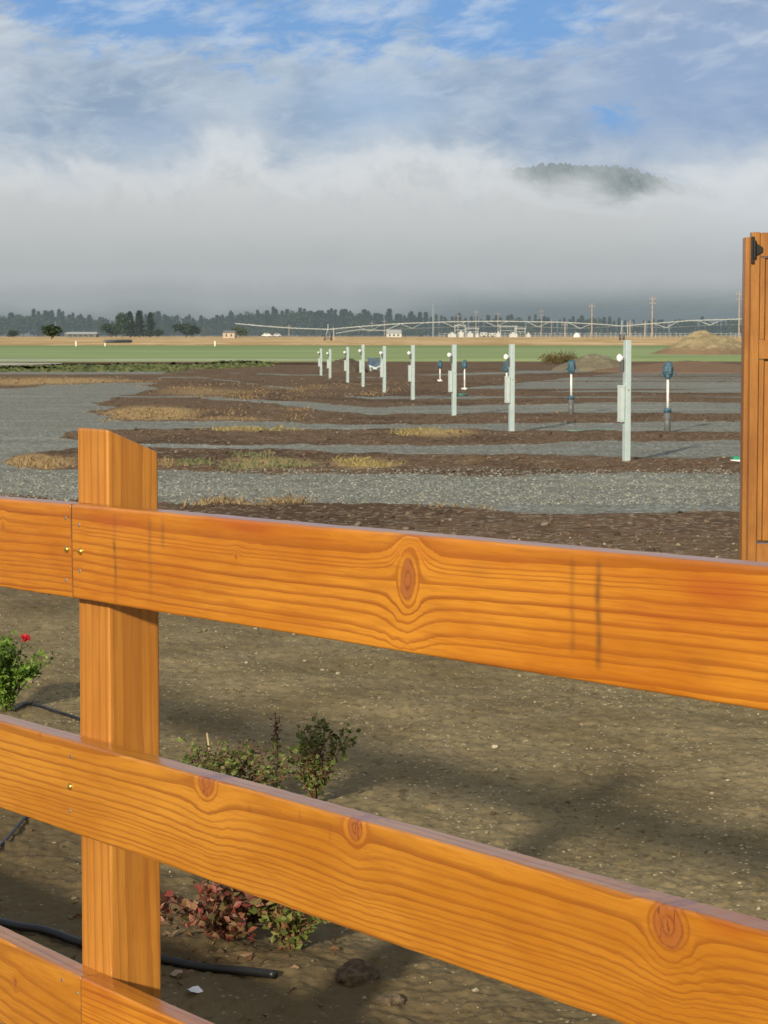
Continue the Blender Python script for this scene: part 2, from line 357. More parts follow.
nc = t.mix(t.sm(.3, .7, t.noise(p, 2.2, 6, .62)), (.176, .141, .076), (.268, .218, .124)); nc = t.mix(t.mul(t.sm(.52, .72, t.noise(p, 90, 5, .7)), .7), nc, (.36, .295, .165))
nc = t.mix(t.mul(t.sm(.50, .30, t.noise(p, 28, 4, .7)), .8), nc, (.10, .075, .037))
nc = t.mix(t.mul(t.sm(.86, .90, sp2.outputs[2]), t.sm(.42, .2, v2.outputs['Distance'])), nc, (.52, .46, .31))
nc = t.mix(t.mul(t.attr('bed'), .75), nc, (.105, .076, .040))
nc = t.mix(t.mul(t.sm(.50, .72, t.noise(p, .9, 5, .65, .6)), .5), nc, (.115, .085, .040)); cc = t.mix(t.attr('near'), dc, nc); cc = t.mix(gm, cc, gc)
t.put(b.inputs['Base Color'], cc); b.inputs['Roughness'].default_value = .95; b.inputs['Specular IOR Level'].default_value = .08
hh = t.add(t.mul(dn2, .5), t.mul(t.noise(p, 200, 3, .6), .25)); hh = t.add(hh, t.mul(gm, t.mul(v1.outputs['Distance'], -.9)))
t.put(b.inputs['Normal'], t.bump(hh, .55, .008))
V, Fq, At, HF, GF = ground_near()
tag(np_mesh('ground', V, Fq, mg, True, At), 'bare brown dirt with bands of grey gravel', 'ground', kind='structure')
# far terrain, fields
def sheet(name, pts, z, mat, label, cat, nx=1):
    mb = MB(); mb.add([(x, y, z) for x, y in pts], [tuple(range(len(pts)))]); return tag(mb.build(name, mat), label, cat, kind='structure')
mbase = simple('far_ground', (.13, .12, .07), .95, var=.3, scale=.02)
sheet('terrain', [(-9000, -300), (9000, -300), (9000, 9000), (-9000, 9000)], -.35, mbase, 'flat valley floor reaching to the hills', 'ground')
mgf, t, b = material('green_crop'); p = t.pos()
c = t.mix(t.sm(.35, .65, t.noise(t.scale(p, (.3, 1, 1)), .10, 5, .6)), (.23, .32, .13), (.32, .41, .19)); c = t.mix(t.mul(t.sm(.45, .7, t.noise(p, 2.5, 4, .7)), .5), c, (.34, .38, .22))
sy = t.node('ShaderNodeSeparateXYZ'); t.put(sy.inputs[0], p); c = t.mix(t.mul(t.sm(170, 225, sy.outputs[1]), .65), c, (.17, .25, .11))
t.put(b.inputs['Base Color'], c); b.inputs['Roughness'].default_value = .9; b.inputs['Specular IOR Level'].default_value = .1
mdf, t, b = material('dry_grass'); p = t.pos()
c = t.mix(t.sm(.35, .65, t.noise(t.scale(p, (.25, 1, 1)), .06, 5, .65)), (.50, .33, .15), (.78, .60, .36)); c = t.mix(t.mul(t.sm(.45, .6, t.noise(t.scale(p, (.5, .06, 1)), .22, 5, .75)), .7), c, (.42, .28, .12))
sy = t.node('ShaderNodeSeparateXYZ'); t.put(sy.inputs[0], p); c = t.mix(t.mul(t.sm(260, 215, sy.outputs[1]), .8), c, (.22, .20, .09))
t.put(b.inputs['Base Color'], c); b.inputs['Roughness'].default_value = .95; b.inputs['Specular IOR Level'].default_value = .05
def strip(name, y0, y1, mat, label, z, amp=.04, z1=None):
    xs = np.linspace(-900, 900, 500); ys = np.concatenate([np.linspace(y0, y0+(y1-y0)*.25, 12), np.linspace(y0+(y1-y0)*.26, y1, 24)])
    Y_, X_ = np.meshgrid(ys, xs, indexing='ij'); Z_ = z+amp*fbm(X_*.3, Y_*.1, 3)
    if z1 is not None: Z_ = Z_+(z1-z)*np.clip((Y_-y0)/(y1-y0), 0, 1)
    Z_[0] = -.4
    wv = Y_.copy(); wv[0] += 2.2*fbm(X_[0]*.05, X_[0]*0, 3); wv[1] += 2.2*fbm(X_[0]*.05, X_[0]*0, 3)
    n0, n1_ = X_.shape; idx = np.arange(n0*n1_).reshape(n0, n1_); Fq = np.stack([idx[:-1, :-1], idx[:-1, 1:], idx[1:, 1:], idx[1:, :-1]], -1).reshape(-1, 4)
    return tag(np_mesh(name, np.stack([X_, wv, Z_], -1).reshape(-1, 3), Fq, mat, True), label, 'field', kind='structure')
strip('green_field', 105, 236, mgf, 'flat green crop field beyond the dirt', .12)
strip('dry_field', 228, 1150, mdf, 'strip of tall golden dry grass', .22, .08, .30)
# verge on the left: pale track and dark ditch grass
mtr = simple('pale_track', (.42, .42, .36), .9, var=.2, scale=.6)
def poly_path(name, cpts, mat, z, label, cat):
    mb = MB(); P = []
    for (px, pya, pyb) in cpts:
        a = gnd(px, pya); c_ = gnd(px, pyb); P += [(a.x, a.y, z), (c_.x, c_.y, z)]
    mb.add(P, [(2*i, 2*i+2, 2*i+3, 2*i+1) for i in range(len(cpts)-1)]); return tag(mb.build(name, mat), label, cat, kind='structure')
poly_path('path', [(-160, 371.5, 367.8), (-20, 371, 367.6), (30, 370, 367.8), (62, 368.6, 367.9)], mtr, .19, 'pale track at the field edge on the left', 'track')
poly_path('road', [(-300, 365.6, 363.6), (0, 365.3, 363.4), (70, 365.0, 363.6), (160, 364.6, 363.5), (330, 364.4, 363.7)], mtr, .185, 'thin pale farm road along the green field', 'road')
# ------------------------------------------------------------------ stones and blades (numpy built, uncountable)
ICO = None
def ico():
    ph = (1+5**.5)/2; v = np.array([(-1,ph,0),(1,ph,0),(-1,-ph,0),(1,-ph,0),(0,-1,ph),(0,1,ph),(0,-1,-ph),(0,1,-ph),(ph,0,-1),(ph,0,1),(-ph,0,-1),(-ph,0,1)], float); v /= np.linalg.norm(v[0])
    f = np.array([(0,11,5),(0,5,1),(0,1,7),(0,7,10),(0,10,11),(1,5,9),(5,11,4),(11,10,2),(10,7,6),(7,1,8),(3,9,4),(3,4,2),(3,2,6),(3,6,8),(3,8,9),(4,9,5),(2,4,11),(6,2,10),(8,6,7),(9,8,1)]); return v, f
def stones(name, x, y, r, mat, label, sink=.3):
    v, f = ico(); n = len(x); jit = 1+.28*RS.randn(n, 12, 1).clip(-1.5, 1.5)
    sc = np.stack([r*(.8+.6*RS.rand(n)), r*(.8+.6*RS.rand(n)), r*(.5+.4*RS.rand(n))], -1)[:, None, :]
    a = RS.rand(n)*6.28; P = v[None]*jit*sc; c_, s_ = np.cos(a)[:, None], np.sin(a)[:, None]
    P = np.stack([P[..., 0]*c_-P[..., 1]*s_, P[..., 0]*s_+P[..., 1]*c_, P[..., 2]], -1)
    P += np.stack([x, y, HF(x, y)+r*sink], -1)[:, None, :]
    Fq = (f[None]+(np.arange(n)*12)[:, None, None]).reshape(-1, 3); rnd = np.repeat(RS.rand(n), 12)
    return tag(np_mesh(name, P.reshape(-1, 3), Fq, mat, False, dict(rnd=rnd)), label, 'stones', kind='stuff')
def rmat(name, ramp, rough=.85, trans=0, emis=0):
    m, t, b = material(name); cr = t.node('ShaderNodeValToRGB'); n = len(ramp)
    cr.color_ramp.elements[0].color = (*ramp[0], 1); cr.color_ramp.elements[1].color = (*ramp[-1], 1)
    for i in range(1, n-1): e = cr.color_ramp.elements.new(i/(n-1)); e.color = (*ramp[i], 1)
    t.put(cr.inputs[0], t.attr('rnd')); nz = t.noise(t.pos(), 150, 3); c = t.mix(t.mul(t.sm(.35, .7, nz), .3), cr.outputs[0], tuple(q*.45 for q in ramp[0]))
    t.put(b.inputs['Base Color'], c); b.inputs['Roughness'].default_value = rough; b.inputs['Specular IOR Level'].default_value = .3
    if trans:
        tl = t.node('ShaderNodeBsdfTranslucent'); t.put(tl.inputs[0], c); mx = t.node('ShaderNodeMixShader'); mx.inputs[0].default_value = trans
        t.l.new(b.outputs[0], mx.inputs[1]); t.l.new(tl.outputs[0], mx.inputs[2]); t.l.new(mx.outputs[0], t.n['Material Output'].inputs[0])
    return m
mst = rmat('pebble_stone', [(.12, .09, .05), (.20, .155, .09), (.27, .22, .14), (.42, .37, .27)])
mgr = rmat('gravel_stone', [(.11, .12, .105), (.17, .18, .16), (.23, .24, .215), (.36, .37, .335)])
n = 11000; d = 3.6+11*RS.rand(n)**.8; q = (RS.rand(n)-.5)*.46; rr = .0014+.006*RS.rand(n)**9
stones('small_stones', d*q, d, rr*(.7+d*.06), mst, 'small pale stones scattered over the bare dirt')
n = 15000; py_ = 471+34*RS.rand(n); q = (RS.rand(n)-.5)*.40; dd_ = np.array([dist_of(k) for k in py_])
stones('gravel_stones', dd_*q, dd_, .005+.0075*RS.rand(n)**2, mgr, 'coarse grey stones of the nearest gravel drive', .1)
n = 9000; d = 12+55*RS.rand(n)**1.3; q = (RS.rand(n)-.5)*.44; kp = GF(d*q, d) < .3; d = d[kp]; q = q[kp]; n = len(d)
stones('earth_clods', d*q, d, (.005+.016*RS.rand(n)**3)*(1+d/90), rmat('clod', [(.05, .032, .022), (.09, .06, .042), (.14, .095, .066), (.24, .20, .16)]), 'brown clods and odd stones strewn over the dirt banks', .15)
def blades(name, zones, mat, label, cat, h=(.05, .12), wd=.006, lean=.5):
    P = []; rn = []
    for px0, px1, py0, py1, cnt in zones:
        n = cnt; cl = max(4, n//22); cpx = px0+(px1-px0)*RS.rand(cl); cpy = py0+(py1-py0)*RS.rand(cl); k = RS.randint(0, cl, n)
        bx = cpx[k]+RS.randn(n)*9; by = cpy[k]+RS.randn(n)*.8; by = np.clip(by, py0-2, py1+1)
        d = np.array([dist_of(q) for q in by]); x = (bx-384)/F_PX*d; z = HF(x, d)
        H = (h[0]+(h[1]-h[0])*RS.rand(n)**2)*(.35+.8*RS.rand(cl)[k]); a = RS.rand(n)*6.28; L = lean*RS.rand(n)*H
        tip = np.stack([x+np.cos(a)*L, d+np.sin(a)*L, z+H], -1); mid = np.stack([x+np.cos(a)*L*.35, d+np.sin(a)*L*.35, z+H*.6], -1); bs = np.stack([x, d, z-.01], -1)
        ww = wd*(.6+.8*RS.rand(n))*(1+d/60); sx = np.stack([ww, 0*ww, 0*ww], -1)
        P.append(np.stack([bs-sx, bs+sx, mid+sx*.8, mid-sx*.8, tip+sx*.1, tip-sx*.1], 1)); rn.append(np.repeat(RS.rand(n), 6))
    P = np.concatenate(P); n = len(P); base = (np.arange(n)*6)[:, None]
    Fq = np.concatenate([base+np.array([0,1,2,3]), base+np.array([3,2,4,5])])
    return tag(np_mesh(name, P.reshape(-1, 3), Fq, mat, False, dict(rnd=np.concatenate(rn))), label, cat, kind='stuff')
mstraw = rmat('straw', [(.13, .085, .045), (.24, .165, .085), (.42, .32, .18), (.20, .15, .08)], trans=.3)
mweed = rmat('weed_green', [(.09, .11, .055), (.14, .17, .09), (.22, .22, .11), (.26, .22, .12)], trans=.3)
myel = rmat('weed_yellow', [(.18, .14, .06), (.30, .25, .09), (.42, .36, .16), (.15, .13, .06)], trans=.3)
blades('dry_grass', [(108, 200, 411, 421, 800), (12, 72, 459, 469, 380), (158, 175, 460, 469, 80), (205, 300, 410, 422, 260), (180, 300, 384, 402, 700), (0, 150, 377, 386, 700), (200, 300, 499, 507, 330), (430, 620, 502, 512, 60), (300, 400, 384, 396, 380)], mstraw, 'dry golden straw tufts on the dirt banks', 'dry grass', (.02, .07), .004, 2.0)
blades('green_weeds', [(188, 205, 459, 467, 240), (232, 322, 460, 470, 380), (232, 262, 453, 461, 120)], mweed, 'low green weeds growing on the nearest dirt bank', 'weeds', (.02, .065), .005, 1.6)
blades('yellow_weeds', [(338, 382, 460, 468, 240), (395, 478, 430, 436, 240), (205, 262, 426, 431, 180), (235, 300, 428, 432, 80)], myel, 'low yellowing weeds on the dirt banks', 'weeds', (.02, .065), .005, 1.6)
blades('fallen_straw', [(620, 740, 515, 548, 90), (440, 620, 515, 540, 90), (180, 600, 620, 700, 30), (560, 740, 690, 860, 26)], mstraw, 'loose pale straws lying on the dirt', 'straw', (.004, .02), .0022, 6.0)
mdit = rmat('ditch_grass', [(.035, .055, .025), (.07, .10, .04), (.12, .15, .06), (.17, .17, .08)], trans=.2)
blades('ditch_grass', [(-150, 180, 369, 371, 2600), (60, 230, 366.5, 368, 800), (-100, 230, 366, 367, 600), (222, 262, 362.5, 366, 1100)], mdit, 'dark rough grass along the ditch at the field edge', 'grass', (.04, .13), .03, 1.2)
# ------------------------------------------------------------------ wood
def wood_material(name, base=(.45, .150, .009), lite=(.58, .240, .022), dark=(.20, .038, .005), period=.0085, along='x', gloss=.25, fade=0.0, rings=1.0):
    m, t, b = material(name); p = t.obj(); ax = (1.0, 22.0, 22.0) if along == 'x' else (22.0, 22.0, 1.0)
    ps = t.scale(p, ax); fib = t.noise(ps, 9, 5, .65); fib2 = t.noise(ps, 40, 3, .6); blot = t.noise(t.scale(p, (.5, 1.5, 1.5) if along == 'x' else (1.5, 1.5, .5)), 4, 4, .6)
    ph = t.add(t.attr('phase'), t.mul(t.sub(t.noise(t.scale(p, (1, 3, 3) if along == 'x' else (3, 3, 1)), 14, 3, .6), .5), .10))
    fr = t.math('FRACT', ph)
    late = t.mul(t.sm(.50, .93, fr), t.sm(1.0, .975, fr))
    rv = t.noise(t.comb(t.math('FLOOR', ph), 0.0, 0.0), 3.7, 1); amt = t.mul(t.add(t.mul(rv, 1.7), .02), t.add(.35, t.mul(blot, .95)))
    fine = t.mul(t.sm(.55, .95, t.math('FRACT', t.mul(ph, 3.1))), .16); fine = t.mul(fine, t.sm(.35, .65, t.noise(t.scale(p, (1, 3, 3) if along == 'x' else (3, 3, 1)), 5, 3)))
    late = t.math('MINIMUM', t.mul(t.mul(late, amt), rings), 1.0)
    c = t.mix(t.sm(.36, .66, blot), base, lite); c = t.mix(t.mul(t.sm(.5, .8, t.noise(t.scale(p, (1.2, 2, 2)), 3.3, 5, .6)), .30), c, tuple(q*.72 for q in base)); c = t.mix(t.mul(t.sm(.42, .70, fib), .30), c, dark)
    c = t.mix(t.mul(t.sm(.60, .75, fib2), .28), c, tuple(q*.55 for q in base))
    c = t.mix(fine, c, dark); c = t.mix(t.mul(late, .66), c, dark); sp_ = t.noise(t.scale(p, (.7, 14, 14) if along == 'x' else (14, 14, .6)), 30, 4, .7); c = t.mix(t.mul(t.sm(.62, .74, sp_), .5), c, tuple(q*.8 for q in dark))
    c = t.mix(t.mul(t.sm(.52, .75, t.noise(t.scale(p, (1, 5, 5) if along == 'x' else (5, 5, 1)), 2.5, 4, .6)), .35), c, tuple((a+b_)/2 for a, b_ in zip(base, dark)))
    c = t.mix(t.mul(t.attr('red'), .62), c, (.34, .062, .010))
    k = t.attr('knot'); kr = t.math('FRACT', t.mul(t.add(k, t.mul(t.noise(p, 38, 4, .7), .35)), 2.3)); kc = t.mix(t.sm(.5, 1, kr), (.34, .110, .022), (.20, .056, .014)); kc = t.mix(t.sm(.42, .68, t.noise(p, 55, 5, .75)), kc, (.34, .115, .035)); kc = t.mix(t.sm(.58, .66, t.noise(t.scale(p, (2.5, 2.5, .8)), 45, 4, .7, 1.5)), kc, (.07, .02, .008))
    c = t.mix(t.mul(t.sm(.0, .28, k), .95), c, kc)
    c = t.mix(t.mul(t.attr('stain'), .86), c, (.095, .045, .018))
    t.put(b.inputs['Base Color'], c); t.put(b.inputs['Roughness'], t.add(gloss, t.mul(fib, .16))); b.inputs['Specular IOR Level'].default_value = .32
    b.inputs['Coat Weight'].default_value = .45; b.inputs['Coat Roughness'].default_value = .16
    h = t.add(t.add(t.mul(late, .5), t.mul(fib, .5)), t.mul(k, .6)); t.put(b.inputs['Normal'], t.bump(h, .16, .0010))
    return m
def profile(hh, ww, rad, nv, nw):
    pts = []                                            # (v, w) loop
    def seg(a, b_, n): 
        for i in range(n): pts.append((a[0]+(b_[0]-a[0])*i/n, a[1]+(b_[1]-a[1])*i/n))
    def arc_(cx, cy, a0):
        for i in range(4): a = a0+math.pi/2*i/4; pts.append((cx+rad*math.cos(a), cy+rad*math.sin(a)))
    # v up, w back; start at front top going down the front face (w=0)
    seg((hh-rad, 0), (rad, 0), nv); arc_(rad, rad, -math.pi/2-0) if False else None
    for i in range(4): a = math.pi/2*i/4; pts.append((rad-rad*math.sin(a), rad-rad*math.cos(a)))
    seg((0, rad), (0, ww-rad), nw)
    for i in range(4): a = math.pi/2*i/4; pts.append((rad-rad*math.cos(a), ww-rad+rad*math.sin(a)))
    seg((rad, ww), (hh-rad, ww), nv)
    for i in range(4): a = math.pi/2*i/4; pts.append((hh-rad+rad*math.sin(a), ww-rad+rad*math.cos(a)))
    seg((hh, ww-rad), (hh, rad), nw)
    for i in range(4): a = math.pi/2*i/4; pts.append((hh-rad+rad*math.cos(a), rad-rad*math.sin(a)))
    return np.array(pts)
def board(name, L, hh, ww, step, pith, period, knots, stains, reds, seed, mat, parent, M, vert=False, nv=44, nw=12, wav=1.0, rad=.0035, topcut=0.0):
    """board in its own frame: u length, v height, w depth; M maps frame to world"""
    pr = profile(hh, ww, rad, nv, nw); us = np.concatenate([[0, .0015], np.arange(step, L-.002, step), [L-.0015, L]]); nu = len(us); npf = len(pr)
    U = np.repeat(us, npf); Vv = np.tile(pr[:, 0], nu); W = np.tile(pr[:, 1], nu)
    rs = np.random.RandomState(seed); dv = np.zeros_like(U); dw = np.zeros_like(U)
    for i in range(7):
        fq = rs.uniform(.6, 5.5); ph = rs.rand()*6.28; a = .0042*wav*(1.6/ (1+fq*.35)); dv += a*np.sin(U*fq+ph)
        fq = rs.uniform(.6, 4); dw += .004*wav*np.sin(U*fq+ph*2)
    dv += .0015*wav*fbm(U*7+seed, Vv*22, 3)+(0 if vert else .0007)*fbm(U*30, Vv*60+seed, 2)
    kn = np.zeros_like(U); Ve = Vv+dv; over = None
    for (ku, kv, kr, asp) in knots:
        rag = 1+.10*np.sin(np.arctan2(Vv-kv, U-ku)*2+seed)+.10*fbm(U*70+seed, Vv*70, 2)
        rho = np.sqrt((U-ku)**2+((Vv-kv)/asp)**2)*rag; Rk = 1.45*kr
        Ve = kv+(Ve-kv)*(1-np.minimum(1, Rk**2/np.maximum(rho, 1e-5)**2)*np.exp(-(rho/(6.5*kr))**2*.8))
        kn = np.maximum(kn, np.clip(1.0-rho/(kr*1.12), 0, 1))
    r = np.sqrt((Ve-pith[0])**2+(W+dw-pith[1])**2)
    for (ku, kv, kr, asp) in knots:
        rho = np.sqrt((U-ku)**2+((Vv-kv)/asp)**2); Rk = 1.45*kr; rc = math.sqrt((kv-pith[0])**2+(pith[1])**2)
        m_ = smooth(Rk*1.02, Rk*.92, rho); r = r+m_*(rho-Rk)*.9
    rr_ = np.random.RandomState(seed+5); per = np.asarray(period if isinstance(period, (list, tuple)) else [period]*3, float)
    sp_r = np.concatenate([per, np.full(60, per[-1])])*(1+.30*rr_.randn(len(per)+60).clip(-1.6, 1.8)); r0 = float(r.min()); radii = r0+np.cumsum(sp_r)-sp_r[0]*.3
    phase = np.interp(r, np.concatenate([[r0-sp_r[0]], radii]), np.arange(len(radii)+1)+seed*3.0)
    stn = np.zeros_like(U)
    for (su, v0, v1, sw, a) in stains:
        stn = np.maximum(stn, a*np.exp(-((U-su+.001*np.sin(Vv*90))/sw)**2)*smooth(v0-.006, v0+.006, Vv)*smooth(v1+.008, v1-.008, Vv)*np.clip(.75+.7*fbm(U*20, Vv*160+seed, 3), 0, 1))
    stn = np.maximum(stn, .9*np.exp(-(U/.0016)**2)+.9*np.exp(-((U-L)/.0016)**2)) if not vert else stn
    rd = np.zeros_like(U)
    for (ru, rv, rx, ry, a) in reds: rd = np.maximum(rd, a*np.exp(-((U-ru)/rx)**2-((Vv-rv)/ry)**2))
    rd = np.clip(rd*(1+.8*fbm(U*7, Vv*45, 3)), 0, 1)
    # end grain eased slightly
    e = np.zeros_like(U); e[:npf] = 1; e[-npf:] = 1
    cv, cw = hh/2, ww/2; Vp = np.where(e > 0, cv+(Vv-cv)*(1-.0015/hh*2), Vv); Wp = np.where(e > 0, cw+(W-cw)*(1-.0015/ww*2), W)
    Up = U.copy()
    if topcut: Up = np.where(U > L*.7, U-(topcut*(W/ww))*smooth(L*.7, L, U), U)
    ed_ = .0007*fbm(U*5+seed, Vv*3, 3)+.0004*fbm(U*40+seed, Vv*15, 2); Vp = Vp+ed_*np.sign(Vv-cv)*(np.abs(Vv-cv) > cv*.8); Wp = Wp+(0 if vert else .0005)*fbm(U*14, Vv*30+seed, 3)
    local = np.stack([Vv*0+Up, Wp, Vp], -1) if not vert else np.stack([Vp, Wp, Up], -1)
    i0 = np.arange(nu-1)[:, None]*npf; k = np.arange(npf)[None]; k2 = (k+1) % npf
    Fq = np.stack([i0+k, i0+k2, i0+npf+k2, i0+npf+k], -1).reshape(-1, 4)
    # end caps as fans of quads across the loop
    nloop = npf; caps = []
    half = nloop//2
    for base_ in (0, (nu-1)*npf):
        for i in range(half-1): caps.append((base_+i, base_+i+1, base_+nloop-2-i, base_+nloop-1-i))
    Fq = np.concatenate([Fq, np.array(caps)])
    o = np_mesh(name, local, Fq, mat, True, dict(phase=phase, knot=kn, stain=stn, red=rd), parent)
    import bmesh
    bm = bmesh.new(); bm.from_mesh(o.data); bmesh.ops.recalc_face_normals(bm, faces=bm.faces)
    for f in bm.faces:
        if len(f.verts) == 4 and f.calc_area() > 0 and False: f.smooth = False
    bm.to_mesh(o.data); bm.free()
    for p_ in list(o.data.polygons)[-len(caps):]: p_.use_smooth = False
    o.matrix_basis = M
    return o
YAW = .6068; SLOPE = .0203
u3 = Vector((math.sin(YAW)*math.cos(SLOPE), -math.cos(YAW)*math.cos(SLOPE), math.sin(SLOPE)))
n3_ = Vector((-math.cos(YAW), -math.sin(YAW), 0)); v3 = u3.cross(n3_)*1.0
if v3.z < 0: v3 = -v3
O = Vector((-.4659, 3.3774, EYE-.2521))
RH, RT, PW = .1405, .038, .089
def frame(origin, u, v, w):
    M = Matrix(((u.x, w.x, v.x, origin.x), (u.y, w.y, v.y, origin.y), (u.z, w.z, v.z, origin.z), (0, 0, 0, 1))); return M
def on_rail(px, py, drop):      # pixel -> (u, v) on the front face of a rail whose top is `drop` under rail one
    r = cam_ray(px, py); o = Vector((0, 0, EYE)); k = (O-o).dot(n3_)/r.dot(n3_); P = o+r*k-O
    return P.dot(u3), P.dot(v3)+drop+RH
D1, D2, D3 = 0, .3565, .7130
wa = wood_material('stained_fir_orange'); wb = wood_material('stained_fir_amber', (.42, .158, .011), (.54, .235, .026), (.20, .050, .008)); wc = wood_material('stained_fir_tan', (.42, .165, .022), (.51, .225, .038), (.22, .07, .012), gloss=.42, rings=.8, along='z')
fence = empty('board_fence', (O.x, O.y, 0)); tag(fence, 'orange stained wooden rail fence close in front, three rails on a square post', 'fence')
bpy.context.view_layer.update()
inv = fence.matrix_world.inverted()
def rail(name, drop, t0, t1, mat, pith, period, knots, stains, reds, seed, tilt=0, wav=1.0, dz=0):
    uu = (u3+v3*tilt).normalized(); vv = (v3-u3*tilt).normalized()
    org = O-v3*(drop+RH)+v3*dz
    if t1 <= 0: org2 = org+uu*t0
    else: org2 = org+uu*t0
    return board(name, t1-t0, RH, RT, .003, pith, period, [(ku-t0, kv, a, s) for ku, kv, a, s in knots], [(su-t0, a, b_, c_, d_) for su, a, b_, c_, d_ in stains], [(ru-t0, *q) for ru, *q in reds], seed, mat, fence, inv@frame(org2, uu, vv, -n3_), wav=wav)
def KN(px, py, drop, r, asp): a, v = on_rail(px, py, drop); return (a, v, r, asp)
def ST(px, drop, v0, v1, wdt, a): return (on_rail(px, 560 if drop == 0 else 860, drop)[0], v0, v1, wdt, a)
def RD(px, py, drop, rx, ry, a): q = on_rail(px, py, drop); return (q[0], q[1], rx, ry, a)
rail('top_rail', D1, .0012, 2.42, wa, (.150, .026), [.016, .020, .013, .008, .0075, .008, .009, .0085, .010, .013], [KN(408, 580, D1, .0165, 1.5), KN(236, 556, D1, .0028, 1.3)],
     [ST(115, D1, .03, .095, .0034, .9), ST(150, D1, .02, .13, .005, .42), ST(163, D1, .09, .13, .005, .5), ST(572, D1, .03, .13, .0040, .55), ST(598, D1, .015, .13, .0045, .85), ST(115, D1, .0, .13, .005, .35), ST(480, D1, .10, .12, .02, .18), ST(700, D1, .02, .05, .02, .2)],
     [RD(120, 520, D1, .10, .018, .8), RD(240, 525, D1, .10, .014, .8), RD(450, 545, D1, .05, .014, .6), RD(720, 590, D1, .06, .018, .9), RD(700, 620, D1, .2, .02, .4), RD(500, 560, D1, .25, .01, .4)], 3, wav=.8)
rail('top_rail', D1, -2.42, -.0012, wa, (.165, .050), .0088, [KN(3, 528, D1, .0035, 1.5)], [], [RD(30, 505, D1, .2, .012, .5)], 8, tilt=.004, wav=1.1)
rail('middle_rail', D2, -1.30, 2.42, wb, (.146, .030), [.016, .020, .017, .0145, .012, .0105, .0095, .009], [KN(206, 783, D2, .024, .75), KN(355, 828, D2, .019, .8), KN(668, 926, D2, .027, .8), KN(40, 735, D2, .004, .6)],
     [ST(300, D2, .118, .134, .002, .5), ST(330, D2, .10, .125, .002, .35), ST(250, D2, .11, .125, .004, .4)], [RD(730, 930, D2, .04, .012, .8), RD(668, 926, D2, .03, .02, .4), RD(206, 786, D2, .04, .02, .35), RD(355, 828, D2, .03, .02, .35)], 14, wav=1.35)
rail('bottom_rail', D3, .0012, 2.42, wa, (.16, .03), .008, [], [], [RD(100, 985, D3, .08, .03, .5)], 21, tilt=.0, wav=.9)
rail('bottom_rail', D3, -2.42, -.0012, wb, (.12, .04), .012, [KN(15, 985, D3, .008, 1.0)], [], [], 27, tilt=-.012, wav=1.8)
# post: square, side faces turned slightly, top cut to shed rain towards the back
py_ = YAW+.05; uP = Vector((math.sin(py_), -math.cos(py_), 0)); nP = Vector((-math.cos(py_), -math.sin(py_), 0))
PT = EYE-.1405; lean = Vector((.0045, -.002, 1)).normalized()
C0 = O-n3_*(RT+.0015); C0.z = -.12
orgp = C0-uP*(PW/2)-Vector((lean.x, lean.y, 0))*1.1
Mp = Matrix(((uP.x, -nP.x, lean.x, orgp.x), (uP.y, -nP.y, lean.y, orgp.y), (0, 0, 1, orgp.z), (0, 0, 0, 1)))
board('post', PT+.12, PW, PW, .005, (.11, .05), .0125, [], [(1.10, .0, .09, .0012, .3)], [], 33, wc, fence, inv@Mp, vert=True, nv=26, nw=26, wav=.8, rad=.004, topcut=.036)
# brass carriage bolts and grey screws
mbr = simple('brass', (.62, .42, .10), .28, .9, var=.15, scale=60); mzn = simple('zinc_screw', (.30, .29, .27), .45, .7, var=.3, scale=90)
def head(px, py, drop, r, name, mat, out):
    a, v = on_rail(px, py, drop); c_ = O+u3*a+v3*(v-drop-RH); mb = MB(); ring = []
    for j, (rr_, zz) in enumerate([(1, -.3), (1, .15), (.85, .55), (.55, .85), (.2, 1.0)]):
        for k in range(14): w_ = 6.283*k/14; ring.append(c_+(u3*math.cos(w_)+v3*math.sin(w_))*r*rr_+n3_*out*zz)
    mb.add(ring, [(j*14+k, j*14+(k+1) % 14, (j+1)*14+(k+1) % 14, (j+1)*14+k) for j in range(4) for k in range(14)]+[tuple(56+k for k in range(14))])
    o = mb.build(name, mat, None, True); o.parent = fence; o.matrix_parent_inverse = inv
for px, py, dp in [(67.2, 549.2, D1), (80.8, 551.2, D1), (70.6, 786.5, D2)]: head(px, py, dp, .0058, 'bolt', mbr, .0045)
for px, py, dp in [(65.5, 518, D1), (79, 525, D1), (66, 580, D1), (79.6, 571, D1), (71, 757, D2), (70, 811, D2), (62, 980, D3), (77, 993, D3)]: head(px, py, dp, .0032, 'screw', mzn, .0008)
# ------------------------------------------------------------------ tall gate on the right
GD = 11.0; wg = wood_material('gate_cedar', (.25, .095, .014), (.38, .165, .030), (.10, .034, .008), along='z', gloss=.45, rings=.5)
gate = empty('panel_gate', (at(745, 334, GD).x, GD, 0)); tag(gate, 'tall orange brown framed wooden gate with a black hinge beyond the fence', 'gate')
gt = at(749, 232.5, GD).z; mb0 = MB()
s = GD/F_PX
def gx(px): return (px-745)*s
def gz(py): return at(745, py, GD).z
def gbox(name, x0, x1, y0, y1, z0, z1, mat=None, bev=.004, period=.012):
    dims = (x1-x0, y1-y0, z1-z0); vertical = dims[2] > dims[0]
    mb = MB(); mb.box(((x0+x1)/2, (y0+y1)/2, (z0+z1)/2), dims); o = mb.build(name, mat or wg, gate, bevel=bev)
    bmx = o.data; a = bmx.attributes.new('phase', 'FLOAT', 'POINT')
    for i, vx in enumerate(bmx.vertices): a.data[i].value = (vx.co.x*1.3+vx.co.y*2.0+ (0 if vertical else vx.co.z))/.011
    return o
gbox('hinge_post', gx(745), gx(751.5), .02, .11, -.1, gz(237))
gbox('stile', gx(749), gx(757.5), -.045, .015, .08, gt)
